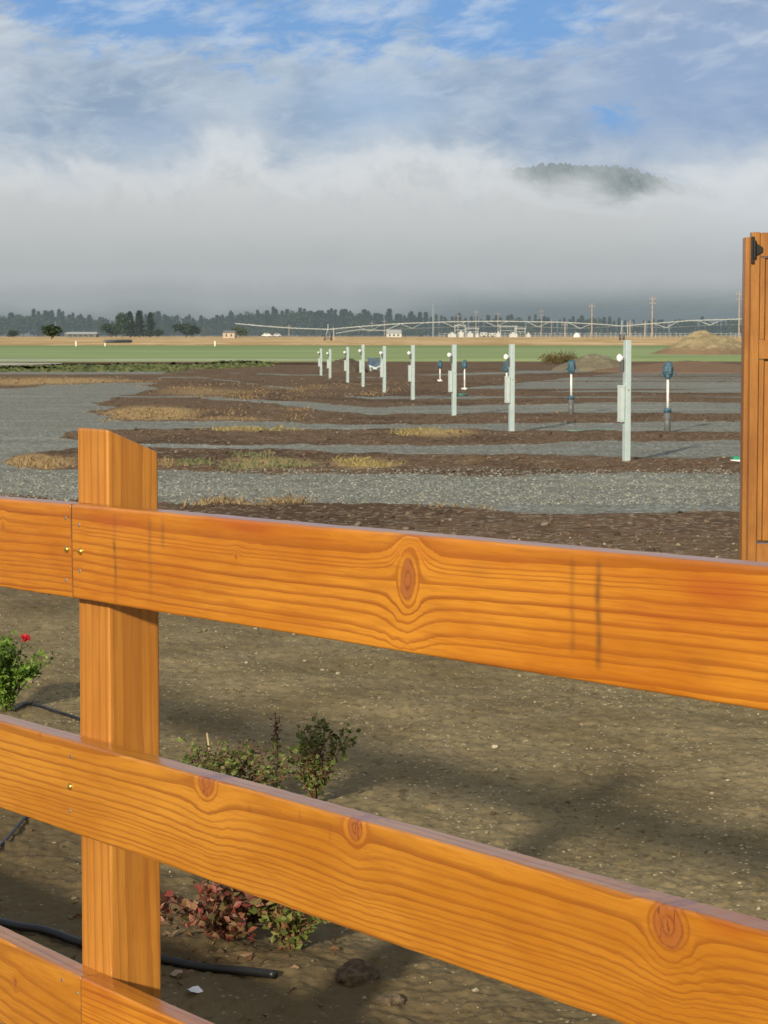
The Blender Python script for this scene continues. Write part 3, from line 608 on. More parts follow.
gbox('top_rail', gx(757.5)+.001, gx(757.5)+1.0, -.043, .013, gz(257), gt-.002)
gbox('cross_rail', gx(757.5)+.001, gx(757.5)+1.0, -.043, .013, gz(359), gz(340))
gbox('bottom_rail', gx(757.5)+.001, gx(757.5)+1.0, -.043, .013, .08, gz(541)-.01)
gbox('trim_strip', gx(757.5)+.0015, gx(763.5), -.028, .012, gz(540), gz(359)-.002)
gbox('trim_strip', gx(757.5)+.0015, gx(763.5), -.028, .012, gz(340)+.002, gz(257)-.002)
gbox('stile', gx(757.5)+1.002, gx(757.5)+1.05, -.045, .015, .08, gt)
for k in range(7):
    x0 = gx(763.5)+.002+k*.138; x1 = min(x0+.1375, gx(757.5)+.999); gbox('panel_board', x0, x1, -.008, .010, gz(541)+.002, gz(257)-.002, bev=.003)
mblk = simple('black_iron', (.012, .012, .013), .5, .4, var=.2)
mb = MB(); mb.box(((gx(748.3)+gx(751.5))/2, -.055, (gz(237)+gz(264))/2), (gx(751.5)-gx(748.3), .012, gz(237)-gz(264)))
z_ = gz(250); mb.add([(gx(751.5), -.056, z_+.036), (gx(760), -.056, z_+.010), (gx(760), -.056, z_-.010), (gx(751.5), -.056, z_-.036), (gx(751.5), -.047, z_+.036), (gx(760), -.047, z_+.010), (gx(760), -.047, z_-.010), (gx(751.5), -.047, z_-.036)], [(0,1,2,3),(7,6,5,4),(0,4,5,1),(1,5,6,2),(2,6,7,3),(3,7,4,0)])
mb.tube([(gx(751.7), -.062, gz(241)), (gx(751.7), -.062, gz(259))], .008, 10); mb.build('hinge', mblk, gate, bevel=.002)
# ------------------------------------------------------------------ power pedestals
mwp = simple('galvanised_white', (.44, .55, .57), .45, .15, var=.08, scale=5); mbx = simple('meter_box_grey', (.50, .59, .60), .45, .1, var=.06)
mwh = simple('white_plastic', (.85, .86, .86), .35, 0, var=.04); mdkk = simple('dark_fitting', (.05, .055, .06), .5)
ped = [(626.3, 463, 340), (511.5, 432.5, 344), (454, 416, 344.5), (412.8, 400, 345), (384.3, 393, 346), (363, 387, 344.5), (347.6, 383, 347), (330, 378, 349), (321, 375.5, 348.5)]
def pedestal(px, pb, pt, first=None):
    g_ = gnd(px, pb); h = at(px, pt, g_.y).z
    if first is None:
        root = empty('power_pedestal', g_)
        mb = MB(); mb.box((0, 0, h/2-.05), (.058, .075, h+.10), Matrix.Rotation(R(20), 3, 'Z')); mb.build('post', mwp, root, bevel=.004)
        mb = MB(); mb.box((-.058, -.01, .60), (.036, .09, .33), Matrix.Rotation(R(24), 3, 'Z')); mb.box((-.058, -.01, .775), (.042, .098, .02), Matrix.Rotation(R(24), 3, 'Z')); mb.box((-.058, -.01, .425), (.04, .09, .018), Matrix.Rotation(R(24), 3, 'Z')); mb.build('meter_box', mbx, root, bevel=.003)
        mb = MB(); mb.box((-.055, -.01, .985), (.03, .05, .11)); mb.build('lamp_bracket', mdkk, root, bevel=.003)
        mb = MB(); mb.ball((-.080, -.035, 1.06), .031, 12, 8, (1, .8, 1.25)); mb.box((-.075, -.03, 1.06), (.06, .03, .035)); mb.build('lamp', mwh, root, True)
        mb = MB(); mb.tube([(.012, -.05, .74), (.012, -.046, .74)], .006, 8); mb.build('latch', mdkk, root)
        return root
    r = copy_tree(first); r.location = g_; r.scale = (1, 1, h/first['h']); return r
first = pedestal(*ped[0]); first['h'] = at(ped[0][0], ped[0][2], first.location.y).z
names = ['nearest pale grey pedestal post of the row, with white lamp and side box', 'second nearest pale pedestal post, a blue topped standpipe against its left side', 'third nearest pale pedestal post of the row, between two thin white blue topped standpipes', 'fourth pale pedestal post of the row, standing just right of the blue grey cart', 'fifth pale pedestal post of the row, standing against the right edge of the blue cart', 'sixth pale pedestal post of the row, just left of the blue grey cart', 'seventh pale pedestal post of the row, right of the dark dirt heap', 'small far pale pedestal post directly in front of the dark dirt heap', 'farthest pale pedestal post, at the left end of the row']
names[3] = 'fourth nearest pale pedestal post of the row, the first clear of the standpipes'
for i, (q, nm) in enumerate(zip(ped, names)):
    r = first if i == 0 else pedestal(*q, first); tag(r, nm, 'pedestal', 'pale power pedestals in a slanting row')
del first['h']
for r in [o for o in bpy.data.objects if o.name.startswith('power_pedestal')]:
    if 'h' in r: del r['h']
# ------------------------------------------------------------------ standpipes
mbl = simple('blue_wrap', (.04, .10, .15), .6, 0, var=.35, scale=30, bump=.5); mpv = simple('white_pipe', (.74, .75, .74), .4, 0, var=.05); mgp = simple('grey_pipe', (.12, .13, .135), .5, 0, var=.2)
def standpipe(px, pb, pt, base=True):
    g_ = gnd(px, pb); root = empty('water_standpipe', g_); H = at(px, pt, g_.y).z; bz = .27*H/.93 if base else .04
    if base:
        mb = MB(); mb.tube([(0,0,-.05), (0,0,bz)], .043, 14); mb.tube([(0,0,bz*.60), (0,0,bz*.66)], .0455, 14); mb.build('casing', mgp, root, True)
        mb = MB(); mb.tube([(0,0,bz-.01), (0,0,bz+.03), (0,0,bz+.05)], [.052, .052, .034], 12); mb.box((.02, -.03, bz+.03), (.05, .05, .04)); mb.build('collar', mbl, root, True)
    else:
        mb = MB(); mb.tube([(0,0,0), (0,0,.05)], .07, 12); mb.build('base', mpv, root, True)
    mb = MB(); mb.tube([(.004,0,bz), (.0,0,H-.20)], .0165, 12); mb.build('pipe', mpv, root, True)
    mb = MB(); rr2 = random.Random(px)
    prof = [(H-.225, .02), (H-.19, .055), (H-.12, .066), (H-.05, .058), (H-.015, .05), (H, .02)]
    mb.tube([(rr2.uniform(-.006,.006), 0, z) for z, _ in prof], [a for _, a in prof], 9); mb.v = [(v[0]+rr2.uniform(-.016,.016), v[1]+rr2.uniform(-.016,.016), v[2]+rr2.uniform(-.014,.014)) for v in mb.v]; mb.box((.01, -.05, H-.11), (.05, .05, .10))
    mb.build('wrapped_head', mbl, root, False)
    for sx in (-1, 1): mb = MB(); mb.tube([(sx*.05, 0, H-.15), (sx*.09, -.01, H-.14), (sx*.115, -.02, H-.18)], [.012, .010, .006], 6); mb.build('handle', mbl, root, True)
    if base:
        mb = MB(); mb.tube([(.05, 0, H-.18), (.115, 0, H-.30), (.12, .01, H-.42), (.085, .02, H-.58)], .0018, 6); mb.build('hose', mgp, root, True)
    return root
sps = [(667.3, 432, 362, True, 'blue wrapped standpipe on a dark casing, right of the nearest pale pedestal'), (571, 414.5, 360, True, 'blue wrapped standpipe on a dark casing, midway between the two nearest pale pedestals'), (506.5, 399, 361, True, 'blue topped standpipe tucked against the left side of the second nearest pedestal'), (464.5, 390, 360, False, 'thin white blue topped standpipe just right of the third pedestal'), (440, 381.5, 360.5, False, 'short white blue topped standpipe just left of the third pedestal')]
for q in sps: tag(standpipe(*q[:4]), q[4], 'standpipe', 'blue topped water standpipes')
# ------------------------------------------------------------------ small things on the field
g_ = gnd(739, 464); r = empty('valve_box', g_); mb = MB(); mb.box((0,0,.02), (.16, .12, .05)); mb.build('base', mwh, r, bevel=.004)
mb = MB(); mb.box((0,0,.062), (.13, .11, .03)); mb.build('lid', simple('green_plastic', (.02, .30, .16), .4), r, bevel=.004); tag(r, 'small white box with a green lid on the dirt beside the gate', 'valve box')
g_ = gnd(461, 396); mb = MB(); mb.tube([(g_.x+.13*math.cos(a)*(1+.15*math.sin(3*a)), g_.y+.3*math.sin(a), .03+.01*math.sin(a*5)) for a in [i*.35 for i in range(22)]], .018, 6)
tag(mb.build('hose_coil', simple('teal_hose', (.05, .16, .13), .5), None, True), 'small teal hose coil on the dirt left of the second pedestal', 'hose')
g_ = gnd(590, 433); mb = MB(); mb.tube([(g_.x+k*.07, g_.y+.25*math.sin(k*.5), .04) for k in range(-5, 6)], .006, 6); tag(mb.build('garden_hose', simple('teal_tube', (.14, .26, .22), .5), None, True), 'short pale teal tube lying left of the nearest pedestal', 'hose')
# equipment cart
g_ = gnd(375.5, 371.5); r = empty('equipment_cart', g_); mgb = simple('blue_grey_tarp', (.06, .10, .16), .8, var=.4, scale=4)
mb = MB(); mb.box((-.05, 0, .30), (.44, .5, .24), Matrix.Rotation(R(6), 3, 'Y')); mb.box((-.02, 0, .45), (.50, .54, .04)); mb.build('bin', mgb, r, bevel=.008)
mb = MB(); mb.tube([(-.22, -.26, .20), (.02, -.28, .12), (.22, -.28, .22), (.28, -.27, .50)], .028, 6); mb.tube([(.2, -.26, .6), (.2, -.26, .05)], .02, 6); mb.tube([(-.2, -.26, .22), (-.16, -.26, .02)], .02, 6); mb.box((-.02, -.29, .12), (.14, .06, .07)); mb.build('frame', mwp, r)
for sx in (-.14, .16): mb = MB(); mb.tube([(sx, -.2, .10), (sx, -.26, .10)], .10, 12); mb.build('wheel', mdkk, r)
tag(r, 'blue grey utility cart with a white frame parked between two far pedestals', 'cart')
# dirt heaps
def heap(name, pxc, pb, wpx, hm, mat, label, dep=None, seed=0, sharp=1.3, z0=-.1):
    c_ = gnd(pxc, pb); W_ = wpx*c_.y/F_PX/2; dep = dep or W_*1.2; n_ = 90
    a = np.linspace(-1.25, 1.25, n_); Xg, Yg = np.meshgrid(a, a); Yg = -Yg; rr3 = np.sqrt(Xg**2+Yg**2)+.16*fbm(Xg*2+seed, Yg*2, 3)
    Z = hm*np.clip(1-rr3, 0, None)**sharp*1.25+.16*hm*fbm(Xg*6+seed, Yg*6, 4)*smooth(1.05, .3, rr3)+.05*hm*fbm(Xg*22, Yg*22, 2)*smooth(1.0, .5, rr3)+z0*smooth(.9, 1.1, rr3)
    idx = np.arange(n_*n_).reshape(n_, n_); Fq = np.stack([idx[:-1, :-1], idx[1:, :-1], idx[1:, 1:], idx[:-1, 1:]], -1).reshape(-1, 4)
    o = np_mesh(name, np.stack([Xg*W_, Yg*dep, Z], -1).reshape(-1, 3), Fq, mat, True); o.location = (c_.x, c_.y+dep*.8, 0); return tag(o, label, 'dirt heap')
def heap_mat(name, a, b_, c3):
    m, t, b = material(name); p = t.obj(); nn = t.noise(p, 2.2, 5, .65); c = t.mix(t.sm(.35, .65, nn), a, b_)
    sp = t.node('ShaderNodeSeparateXYZ'); t.put(sp.inputs[0], p); c = t.mix(t.sm(.30, .62, t.add(sp.outputs[2], t.mul(t.sub(nn, .5), .6))), c3, c)
    t.put(b.inputs['Base Color'], c); b.inputs['Roughness'].default_value = .95; t.put(b.inputs['Normal'], t.bump(t.noise(p, 6, 5, .7), 1, .08)); return m
heap('brown_dirt_heap', 700, 373, 190, .30, heap_mat('brown_soil', (.20, .125, .07), (.30, .20, .12), (.20, .125, .075)), 'long low bank of brown dirt in front of the sand heap', seed=5, sharp=.8)
heap('sand_heap', 712, 356.5, 122, 1.22, heap_mat('pale_sand', (.26, .21, .115), (.37, .305, .18), (.22, .15, .09)), 'large pale sandy dirt heap left of the gate', seed=2, sharp=.95)
heap('gravel_heap', 598, 371, 84, .48, heap_mat('olive_gravel', (.20, .20, .13), (.28, .27, .19), (.17, .15, .10)), 'low grey green mound behind the nearest pedestal', seed=9, sharp=.7)
heap('dark_soil_heap', 346, 372.5, 42, .42, heap_mat('dark_soil', (.06, .05, .035), (.16, .12, .08), (.09, .07, .05)), 'small dark lumpy dirt heap behind the two farthest pedestals', seed=4, sharp=.6)
# ------------------------------------------------------------------ foliage
def leaf_cloud(name, pts, size, mat, parent=None, asp=.55, up=.3, jit=.35, seed=1):
    rs = np.random.RandomState(seed); pts = np.asarray(pts, float); n = len(pts)
    a = rs.randn(n, 3); a[:, 2] = a[:, 2]*.6+up; a /= np.linalg.norm(a, axis=1)[:, None]
    b_ = np.cross(a, rs.randn(n, 3)); b_ /= np.linalg.norm(b_, axis=1)[:, None]; c_ = np.cross(a, b_)
    s_ = (size*(1-jit+2*jit*rs.rand(n)))[:, None] if np.isscalar(size) else (size*(1-jit+2*jit*rs.rand(n)))[:, None]
    P = np.stack([pts, pts+a*s_*.5+b_*s_*asp*.5+c_*s_*.06, pts+a*s_+c_*s_*-.08, pts+a*s_*.5-b_*s_*asp*.5+c_*s_*.06], 1)
    Fq = np.arange(n*4).reshape(-1, 4); return np_mesh(name, P.reshape(-1, 3), Fq, mat, False, dict(rnd=np.repeat(rs.rand(n), 4)), parent)
mbark = simple('bark', (.10, .07, .05), .9)
mgl = rmat('rose_leaf_green', [(.045, .10, .012), (.10, .20, .022), (.19, .33, .045), (.30, .42, .09)], .42, .35)
mgd = rmat('shrub_leaf_olive', [(.05, .075, .018), (.11, .15, .03), (.18, .23, .06), (.26, .28, .10)], .5, .3)
mgd2 = rmat('shrub_leaf_green', [(.06, .09, .02), (.13, .18, .035), (.22, .28, .07), (.30, .32, .13), (.14, .07, .04)], .5, .35)
mrd = rmat('autumn_leaf_red', [(.055, .06, .016), (.15, .035, .025), (.36, .09, .07), (.12, .15, .04), (.44, .19, .13), (.09, .035, .02)], .45, .35)
mpu = rmat('dry_flower_head', [(.045, .022, .020), (.10, .045, .038), (.17, .085, .06)], .8, .1)
mst_r = simple('shrub_stem_brown', (.13, .06, .035), .7, var=.3, scale=30); mst_g = simple('shrub_stem_green', (.12, .14, .045), .6, var=.3, scale=30)
def shrub(name, loc, hgt, wid, nst, lmat, smat, lsize, nleaf, seed, label, cat='shrub', headm=None, droop=.25, low=.15, bias=(0, 0)):
    rd_ = random.Random(seed); r = empty(name, loc); mb = MB(); L = []; heads = []
    for i in range(nst):
        a = rd_.uniform(0, 6.28); ln = hgt*rd_.uniform(.6, 1.0); out = wid*rd_.uniform(.2, 1.0); pts = []
        for k in range(7):
            f = k/6; pts.append(Vector((math.cos(a)*out*f**1.2+bias[0]*f+rd_.uniform(-1, 1)*.006, math.sin(a)*out*f**1.2+bias[1]*f+rd_.uniform(-1, 1)*.006, ln*(f-droop*f*f*f*(out/wid))))-Vector((0,0,.01*(k == 0))))
        mb.tube(pts, [.0032*(1-.75*k/6) for k in range(7)], 5)
        for j in range(rd_.randint(2, 4)):
            k = rd_.randint(2, 5); d_ = Vector((rd_.uniform(-1,1), rd_.uniform(-1,1), rd_.uniform(.2, 1))).normalized(); e = pts[k]+d_*hgt*rd_.uniform(.12, .3); mb.tube([pts[k], (pts[k]+e)/2+Vector((0,0,.004)), e], [.0018, .0013, .0007], 4)
            for q in range(nleaf//3): f = rd_.random(); L.append(pts[k]*(1-f)+e*f+Vector((rd_.gauss(0,.007), rd_.gauss(0,.007), rd_.gauss(0,.006))))
            if headm and rd_.random() < .6: heads += [e+Vector((rd_.gauss(0,.012), rd_.gauss(0,.012), rd_.gauss(0,.008))) for _ in range(9)]
        for q in range(nleaf):
            f = rd_.uniform(low, 1)*6; k = min(5, int(f)); L.append(pts[k].lerp(pts[k+1], f-k)+Vector((rd_.gauss(0,.009), rd_.gauss(0,.009), rd_.gauss(0,.007))))
    mb.build('stem', smat, r, True); leaf_cloud('foliage', L, lsize, lmat, r, .62, .35, .4, seed)
    if heads: leaf_cloud('flower_heads', heads, .010, headm, r, .7, .3, .4, seed+5)
    return tag(r, label, cat)
def on_ground(px, py): g_ = gnd(px, py); g_.z = float(HF(np.array([g_.x]), np.array([g_.y]))[0]); return g_
lb = shrub('rose_bush', on_ground(6, 712), .30, .19, 26, mgl, mst_g, .019, 62, 3, 'bright green rose bush with one red bloom left of the fence post')
mb = MB(); rb = random.Random(3); g_ = on_ground(6, 712); T = at(26, 638.5, g_.y)-g_; mb.tube([(.02, 0, .14), T*.7+Vector((.01, 0, .07)), T], [.002, .0015, .001], 5); mb.build('flower_stalk', mst_g, lb)
leaf_cloud('rose_bloom', [T+Vector((rb.gauss(0,.004), rb.gauss(0,.004), rb.gauss(0,.003))) for _ in range(40)], .014, rmat('red_petal', [(.45, .01, .02), (.62, .02, .04), (.35, .005, .015)], .5, .2), lb, .8)
shrub('leafy_shrub', on_ground(314, 808), .285, .13, 13, mgd2, mst_r, .018, 36, 9, 'upright olive green shrub with dark seed heads showing above the middle rail', headm=mpu, droop=.05)
shrub('low_shrub', on_ground(222, 808), .205, .235, 30, mgd2, mst_r, .017, 26, 15, 'sprawling green and brown shrub with a pale bare cane behind the middle rail', headm=mpu, droop=.2)
g_ = on_ground(276, 800); mb = MB(); T = at(275, 713, g_.y); mb.tube([g_, (g_+T)/2+Vector((.006, 0, 0)), T], [.003, .0022, .0012], 5); o = empty('flower_spike', (0,0,0)); mb.build('stem', mst_r, o)
leaf_cloud('seed_pods', [g_.lerp(T, f)+Vector((random.gauss(0,.005), random.gauss(0,.005), 0)) for f in [random.uniform(.45, 1) for _ in range(90)]], .009, mpu, o, .6); leaf_cloud('foliage', [g_.lerp(T, f)+Vector((random.gauss(0,.012), random.gauss(0,.01), 0)) for f in [random.uniform(.1, .7) for _ in range(60)]], .018, mgd, o, .6); tag(o, 'single tall dark flower spike rising between the two shrubs', 'plant')
g_ = on_ground(214, 800); mb = MB(); mb.tube([g_, at(211, 762, g_.y), at(207, 733, g_.y)], [.004, .0035, .0028], 6); tag(mb.build('dead_cane', simple('pale_cane', (.46, .36, .22), .7), None, True), 'pale bare dead cane leaning out of the low shrub', 'twig')
shrub('red_leaved_shrub', on_ground(228, 945), .17, .22, 32, mrd, mst_r, .021, 28, 21, 'low shrub with reddening autumn leaves on the left under the middle rail', droop=.35, low=.1, bias=(-.02, -.02))
shrub('small_red_shrub', on_ground(292, 958), .13, .11, 14, rmat('mixed_leaf', [(.10, .13, .03), (.20, .24, .06), (.30, .30, .10), (.40, .14, .09)], .5, .35), mst_r, .020, 22, 23, 'small pale green and pink leaved sprig right of the red shrub', droop=.4, low=.1)
# dead leaves and scraps
mdl = rmat('dead_leaf', [(.10, .055, .03), (.20, .11, .05), (.34, .24, .15), (.07, .04, .025)], .7, .15)
L = []; rb = random.Random(17)
for _ in range(130): px = rb.gauss(225, 65); py = rb.gauss(945, 26); g_ = on_ground(px, max(880, py)); L.append(g_+Vector((0,0,.004)))
tag(leaf_cloud('leaf_litter', L, .022, mdl, None, .6, -.1, .5, 4), 'brown dead leaves fallen around the red shrub', 'dead leaves', kind='stuff')
def scrap(px, py, sz, mat, name, label, seed):
    g_ = on_ground(px, py); rs = random.Random(seed); mb = MB(); n_ = 7; P = [Vector((0, 0, sz*.25))]
    for k in range(n_): a = 6.283*k/n_; P.append(Vector((math.cos(a)*sz*rs.uniform(.5, 1), math.sin(a)*sz*rs.uniform(.5, 1), sz*rs.uniform(.0, .55))))
    mb.add([p+g_+Vector((0,0,.003)) for p in P], [(0, 1+k, 1+(k+1) % n_) for k in range(n_)]); tag(mb.build(name, mat), label, 'litter')
scrap(194, 999, .020, mwh, 'paper_scrap', 'crumpled white scrap on the dirt right of the post foot', 2)
scrap(176, 981, .018, simple('tan_leaf', (.42, .32, .22), .7), 'curled_leaf', 'curled tan leaf on the dirt just below the black pipe', 5)
def clod(px, py, sz, mat, name, label, seed, sq=(1.3, 1, .6)):
    g_ = on_ground(px, py); rs = random.Random(seed); mb = MB(); mb.ball((0,0,0), sz, 14, 10, sq)
    mb.v = [tuple(Vector(v)*(1+.22*math.sin(v[0]*170/ (sz*40)+seed)*math.cos(v[1]*150/(sz*40))+rs.uniform(-.09, .09))) for v in mb.v]
    o = mb.build(name, mat, None, False); o.location = g_+Vector((0,0,sz*sq[2]*.3)); o.rotation_euler = (0, 0, rs.random()*6); return tag(o, label, 'clod')
mcl = simple('damp_clod', (.11, .08, .048), .95, var=.4, scale=60, bump=.8)
clod(356, 985, .036, mcl, 'dirt_clod', 'dark damp dirt clod on the ground under the middle rail', 2, (.9, 1.3, .8)); clod(392, 1004, .020, mcl, 'small_clod', 'small dark clod right of the larger one', 6)
# black irrigation tubing
mpo = simple('black_poly_pipe', (.014, .015, .016), .42, 0, var=.25, scale=20)
def pipe(name, pts, r, label, lift=.8):
    P = []
    for i, (px, py) in enumerate(pts):
        g_ = on_ground(px, py); g_.z = max(g_.z, .002)+r*lift+.003; P.append(g_)
    Q = []
    for i in range(len(P)-1):
        p0, p1, p2, p3 = P[max(i-1, 0)], P[i], P[i+1], P[min(i+2, len(P)-1)]
        for k in range(6):
            s_ = k/6; Q.append(.5*((2*p1)+(p2-p0)*s_+(2*p0-5*p1+4*p2-p3)*s_*s_+(3*p1-p0-3*p2+p3)*s_**3))
    Q.append(P[-1]); mb = MB(); mb.tube(Q, r, 10); return tag(mb.build(name, mpo, None, True), label, 'pipe')
pipe('irrigation_pipe', [(-260, 850), (-120, 892), (0, 929), (45, 940), (80, 950), (120, 958), (165, 966), (205, 974), (245, 982), (275, 989)], .0095, 'thick black irrigation pipe on the dirt behind the fence post')
bpy.data.objects['irrigation_pipe'].data.vertices.foreach_get
pipe('drip_tube', [(14, 713), (26, 708), (40, 709), (58, 715), (80, 722), (110, 735)], .006, 'thin black drip tube looping out from under the rose bush')
pipe('thin_drip_line', [(-30, 880), (-5, 860), (8, 846), (22, 830), (34, 816), (40, 806)], .004, 'thin dark drip line on the dirt left of the post', 1.6)
# shrub at the field edge
def bush_pts(n, rx, ry, rz, rs, cz=.5):
    P = rs.randn(n, 3); P /= np.linalg.norm(P, axis=1)[:, None]; P *= (rs.rand(n, 1)**.45); P += .18*np.sin(P[:, [1, 2, 0]]*7); P = P*np.array([rx, ry, rz]); P[:, 2] += cz; return P
rs_ = np.random.RandomState(5)
r = empty('field_bush', gnd(561, 364)); L = []
for cx, hh_, rx in [(-.55, .42, .4), (-.1, .55, .45), (.4, .40, .4), (.0, .3, .8)]: L.append(bush_pts(420, rx, .4, hh_*.5, rs_, hh_*.5)+np.array([cx, 0, 0]))
leaf_cloud('foliage', np.concatenate(L), .085, rmat('heath_leaf', [(.06, .07, .025), (.13, .12, .04), (.22, .12, .06), (.20, .20, .08)], .8, .2), r, .35, .8, .4, 3)
mb = MB(); 
for k in range(14): a = random.uniform(-.8, .8); mb.tube([(a*.4, 0, 0), (a, random.uniform(-.2,.2), random.uniform(.35, .75))], [.02, .006], 4)
mb.build('stem', mbark, r); tag(r, 'wiry green and rust coloured bush at the near edge of the green field', 'bush')
# ------------------------------------------------------------------ far trees
mcon = rmat('conifer_needles', [(.012, .024, .020), (.022, .040, .030), (.038, .060, .040), (.06, .085, .05)], .9, .1)
mdec = rmat('broadleaf', [(.016, .034, .020), (.030, .056, .032), (.052, .082, .042), (.085, .12, .06)], .9, .15)
mlit = rmat('pale_broadleaf', [(.06, .085, .035), (.10, .13, .055), (.15, .18, .08)], .9, .15)
def conifer(seed, H, W):
    rs = np.random.RandomState(seed); P = []
    n = 1500; f = rs.rand(n)**.8; a = rs.rand(n)*6.283; lay = .75+.25*np.sin(f*34+a*1.0+seed); rad = W*(1-f)**.8*lay*(rs.rand(n)**.4)*(1+.28*np.sin(a*3+seed)); z = H*(.08+.92*f)-rad*.22
    return np.stack([rad*np.cos(a), rad*np.sin(a), z], -1)
def broad(seed, H, W):
    rs = np.random.RandomState(seed); L = []
    for k in range(11):
        a = rs.rand()*6.283; rr_ = W*.55*rs.rand()**.6; L.append(bush_pts(130, W*.42, W*.42, H*.24, rs, H*(.34+.42*rs.rand()*(1-.4*rr_/W)))+np.array([rr_*math.cos(a), rr_*math.sin(a), 0]))
    return np.concatenate(L)
protos = {}
def proto(kind, k):
    if (kind, k) in protos: return protos[(kind, k)]
    if kind == 'c': pts = conifer(40+k, 1.0, [.15, .20, .13, .23][k]); m, sz, nm = mcon, .06, 'pine_tree'
    elif kind == 'b': pts = broad(60+k, 1.0, .5); m, sz, nm = mdec, .11, 'broadleaf_tree'
    else: pts = broad(80+k, 1.0, .5); m, sz, nm = mlit, .11, 'pale_tree'
    r = empty(nm); mb = MB(); mb.tube([(0,0,-.03), (.005,0,.3), (0,.004,.72 if kind == 'c' else .5)], [.022, .018, .006], 6); 
    if kind != 'c':
        for a in range(4): mb.tube([(0,0,.2), (.16*math.cos(a*1.6), .16*math.sin(a*1.6), .45)], [.012, .005], 5)
    mb.build('trunk', mbark, r); leaf_cloud('crown', pts, sz, m, r, .6, .1 if kind != 'c' else -.25, .4, 7+k)
    protos[(kind, k)] = (r, [False]); return protos[(kind, k)]
def tree(kind, k, px, ptop, d, wscale=1.0, pbase=None):
    r, used = proto(kind, k); o = r if not used[0] else copy_tree(r); used[0] = True
    z0 = .25; top = at(px, ptop, d); H = top.z-z0; o.location = (top.x, d, z0); o.scale = (H*wscale, H*wscale, H); o.rotation_euler = (0, 0, random.uniform(0, 6.28)); return o
random.seed(23)
far_label = {'c': 'dark conifer in the hazy tree line beyond the dry field', 'b': 'dark rounded tree in the hazy tree line beyond the dry field', 'p': 'pale green small tree at the foot of the hazy tree line'}
def topline(px):
    return np.interp(px, [-200, 0, 30, 60, 100, 112, 125, 160, 180, 200, 235, 260, 290, 330, 350, 390, 430, 480, 560, 700, 900], [314, 315, 313, 312, 316, 321, 316, 314, 318, 319, 312, 311, 310, 311, 312, 313, 314, 317, 319, 320, 320])
px = -170.0
while px < 760:
    kind = 'c' if random.random() < (.85 if px > 100 else .75) else 'b'; d = random.uniform(900, 1150); jt = random.choice((-1.6, 0, 0, 1, 2.5))+random.uniform(-2.5, 4.0)
    o = tree(kind, random.randrange(4) if kind == 'c' else random.randrange(3), px, topline(px)+jt, d, random.uniform(.9, 1.5) if kind == 'c' else random.uniform(.8, 1.3))
    tag(o, far_label[kind], 'tree', 'trees of the hazy tree line'); px += random.uniform(1.4, 3.9) if px < 420 else random.uniform(2.5, 6)
for px, pt in [(150, 327), (205, 327), (246, 330), (262, 329), (275, 325), (300, 328), (322, 327), (352, 329), (372, 327), (405, 326), (420, 328), (447, 329), (520, 330), (530, 328), (96, 330), (10, 330)]:
    tag(tree('p', random.randrange(2), px, pt, 800, random.uniform(1.2, 2.2)), far_label['p'], 'tree', 'small pale trees before the tree line')
tag(tree('b', 0, 51.5, 323, 430, 1.5), 'round dark green tree standing alone in the dry grass at left', 'tree')
tag(tree('b', 1, 13, 329.5, 640, 2.0), 'small dark bush tree far left of the round lone tree', 'tree')
tag(tree('b', 1, 122, 312, 640, .85), 'tallest dark conifer clump tree of the group left of the post', 'tree')
for px, pt, kd, k, ws, lb_ in [(111, 322, 'b', 2, 1.7, 'pale green rounded tree at the left of the dark clump'), (130, 312, 'c', 3, 1.5, 'left of the three dark pointed conifers in the dense clump'), (139, 311, 'c', 1, 1.6, 'middle of the three dark pointed conifers in the dense clump'), (150, 313, 'c', 3, 1.5, 'right of the three dark pointed conifers in the dense clump'), (158, 328.5, 'b', 0, 1.8, 'small round bush right of the dark conifer clump'), (186, 322, 'b', 2, 2.1, 'wide dark green tree midway between the conifer clump and the tan building'), (240, 326, 'p', 1, 1.8, 'bushy pale tree directly right of the tan building')]:
    tag(tree(kd, k, px, pt, 725 if kd == 'c' else 712, ws), lb_, 'tree')
# ------------------------------------------------------------------ buildings and cars far away
mtan = simple('tan_wall', (.50, .40, .30), .8, var=.08, scale=.5); mrf = simple('grey_roof', (.20, .21, .22), .6, var=.1, scale=.5); mwl = simple('white_wall', (.48, .50, .50), .7, var=.05, scale=.5); mwin = simple('window_glass', (.03, .04, .05), .2)
def building(px0, px1, ptop, pbase, d, wall, roof, name, label, roofh=.35, nwin=3, dep=8, cat='building'):
    a = at(px0, pbase, d); b_ = at(px1, ptop, d); W_ = b_.x-a.x; z0 = .1; H = b_.z-z0; r = empty(name, ((a.x+b_.x)/2, d, z0)); wh = H*(1-roofh)
    mb = MB(); mb.box((0, dep/2, wh/2), (W_*.94, dep, wh)); mb.build('wall', wall, r)
    mb = MB(); e = W_/2; mb.add([(-e, -.4, wh), (e, -.4, wh), (e, dep+.4, wh), (-e, dep+.4, wh), (-e*.9, dep/2, H), (e*.9, dep/2, H)], [(0,1,5,4), (2,3,4,5), (1,2,5), (3,0,4), (0,3,2,1)]); mb.build('roof', roof, r)
    for k in range(nwin): x_ = W_*.8*((k+.5)/nwin-.5); mb = MB(); mb.box((x_, -.03, wh*.55), (W_*.10, .06, wh*.42)); mb.build('window', mwin, r)
    return tag(r, label, cat)
building(222.5, 235, 330.5, 339.5, 600, mtan, mrf, 'tan_building', 'small tan building at the edge of the dry field', .25, 2)
building(386, 402, 329.8, 337, 780, mwl, mwl, 'white_house', 'white flat roofed building before the dark trees', .42, 3)
building(36, 57, 320.5, 327, 1080, simple('dark_wall', (.22, .20, .18), .8), mrf, 'hillside_house', 'grey roofed house half hidden in the left tree line', .5, 3)
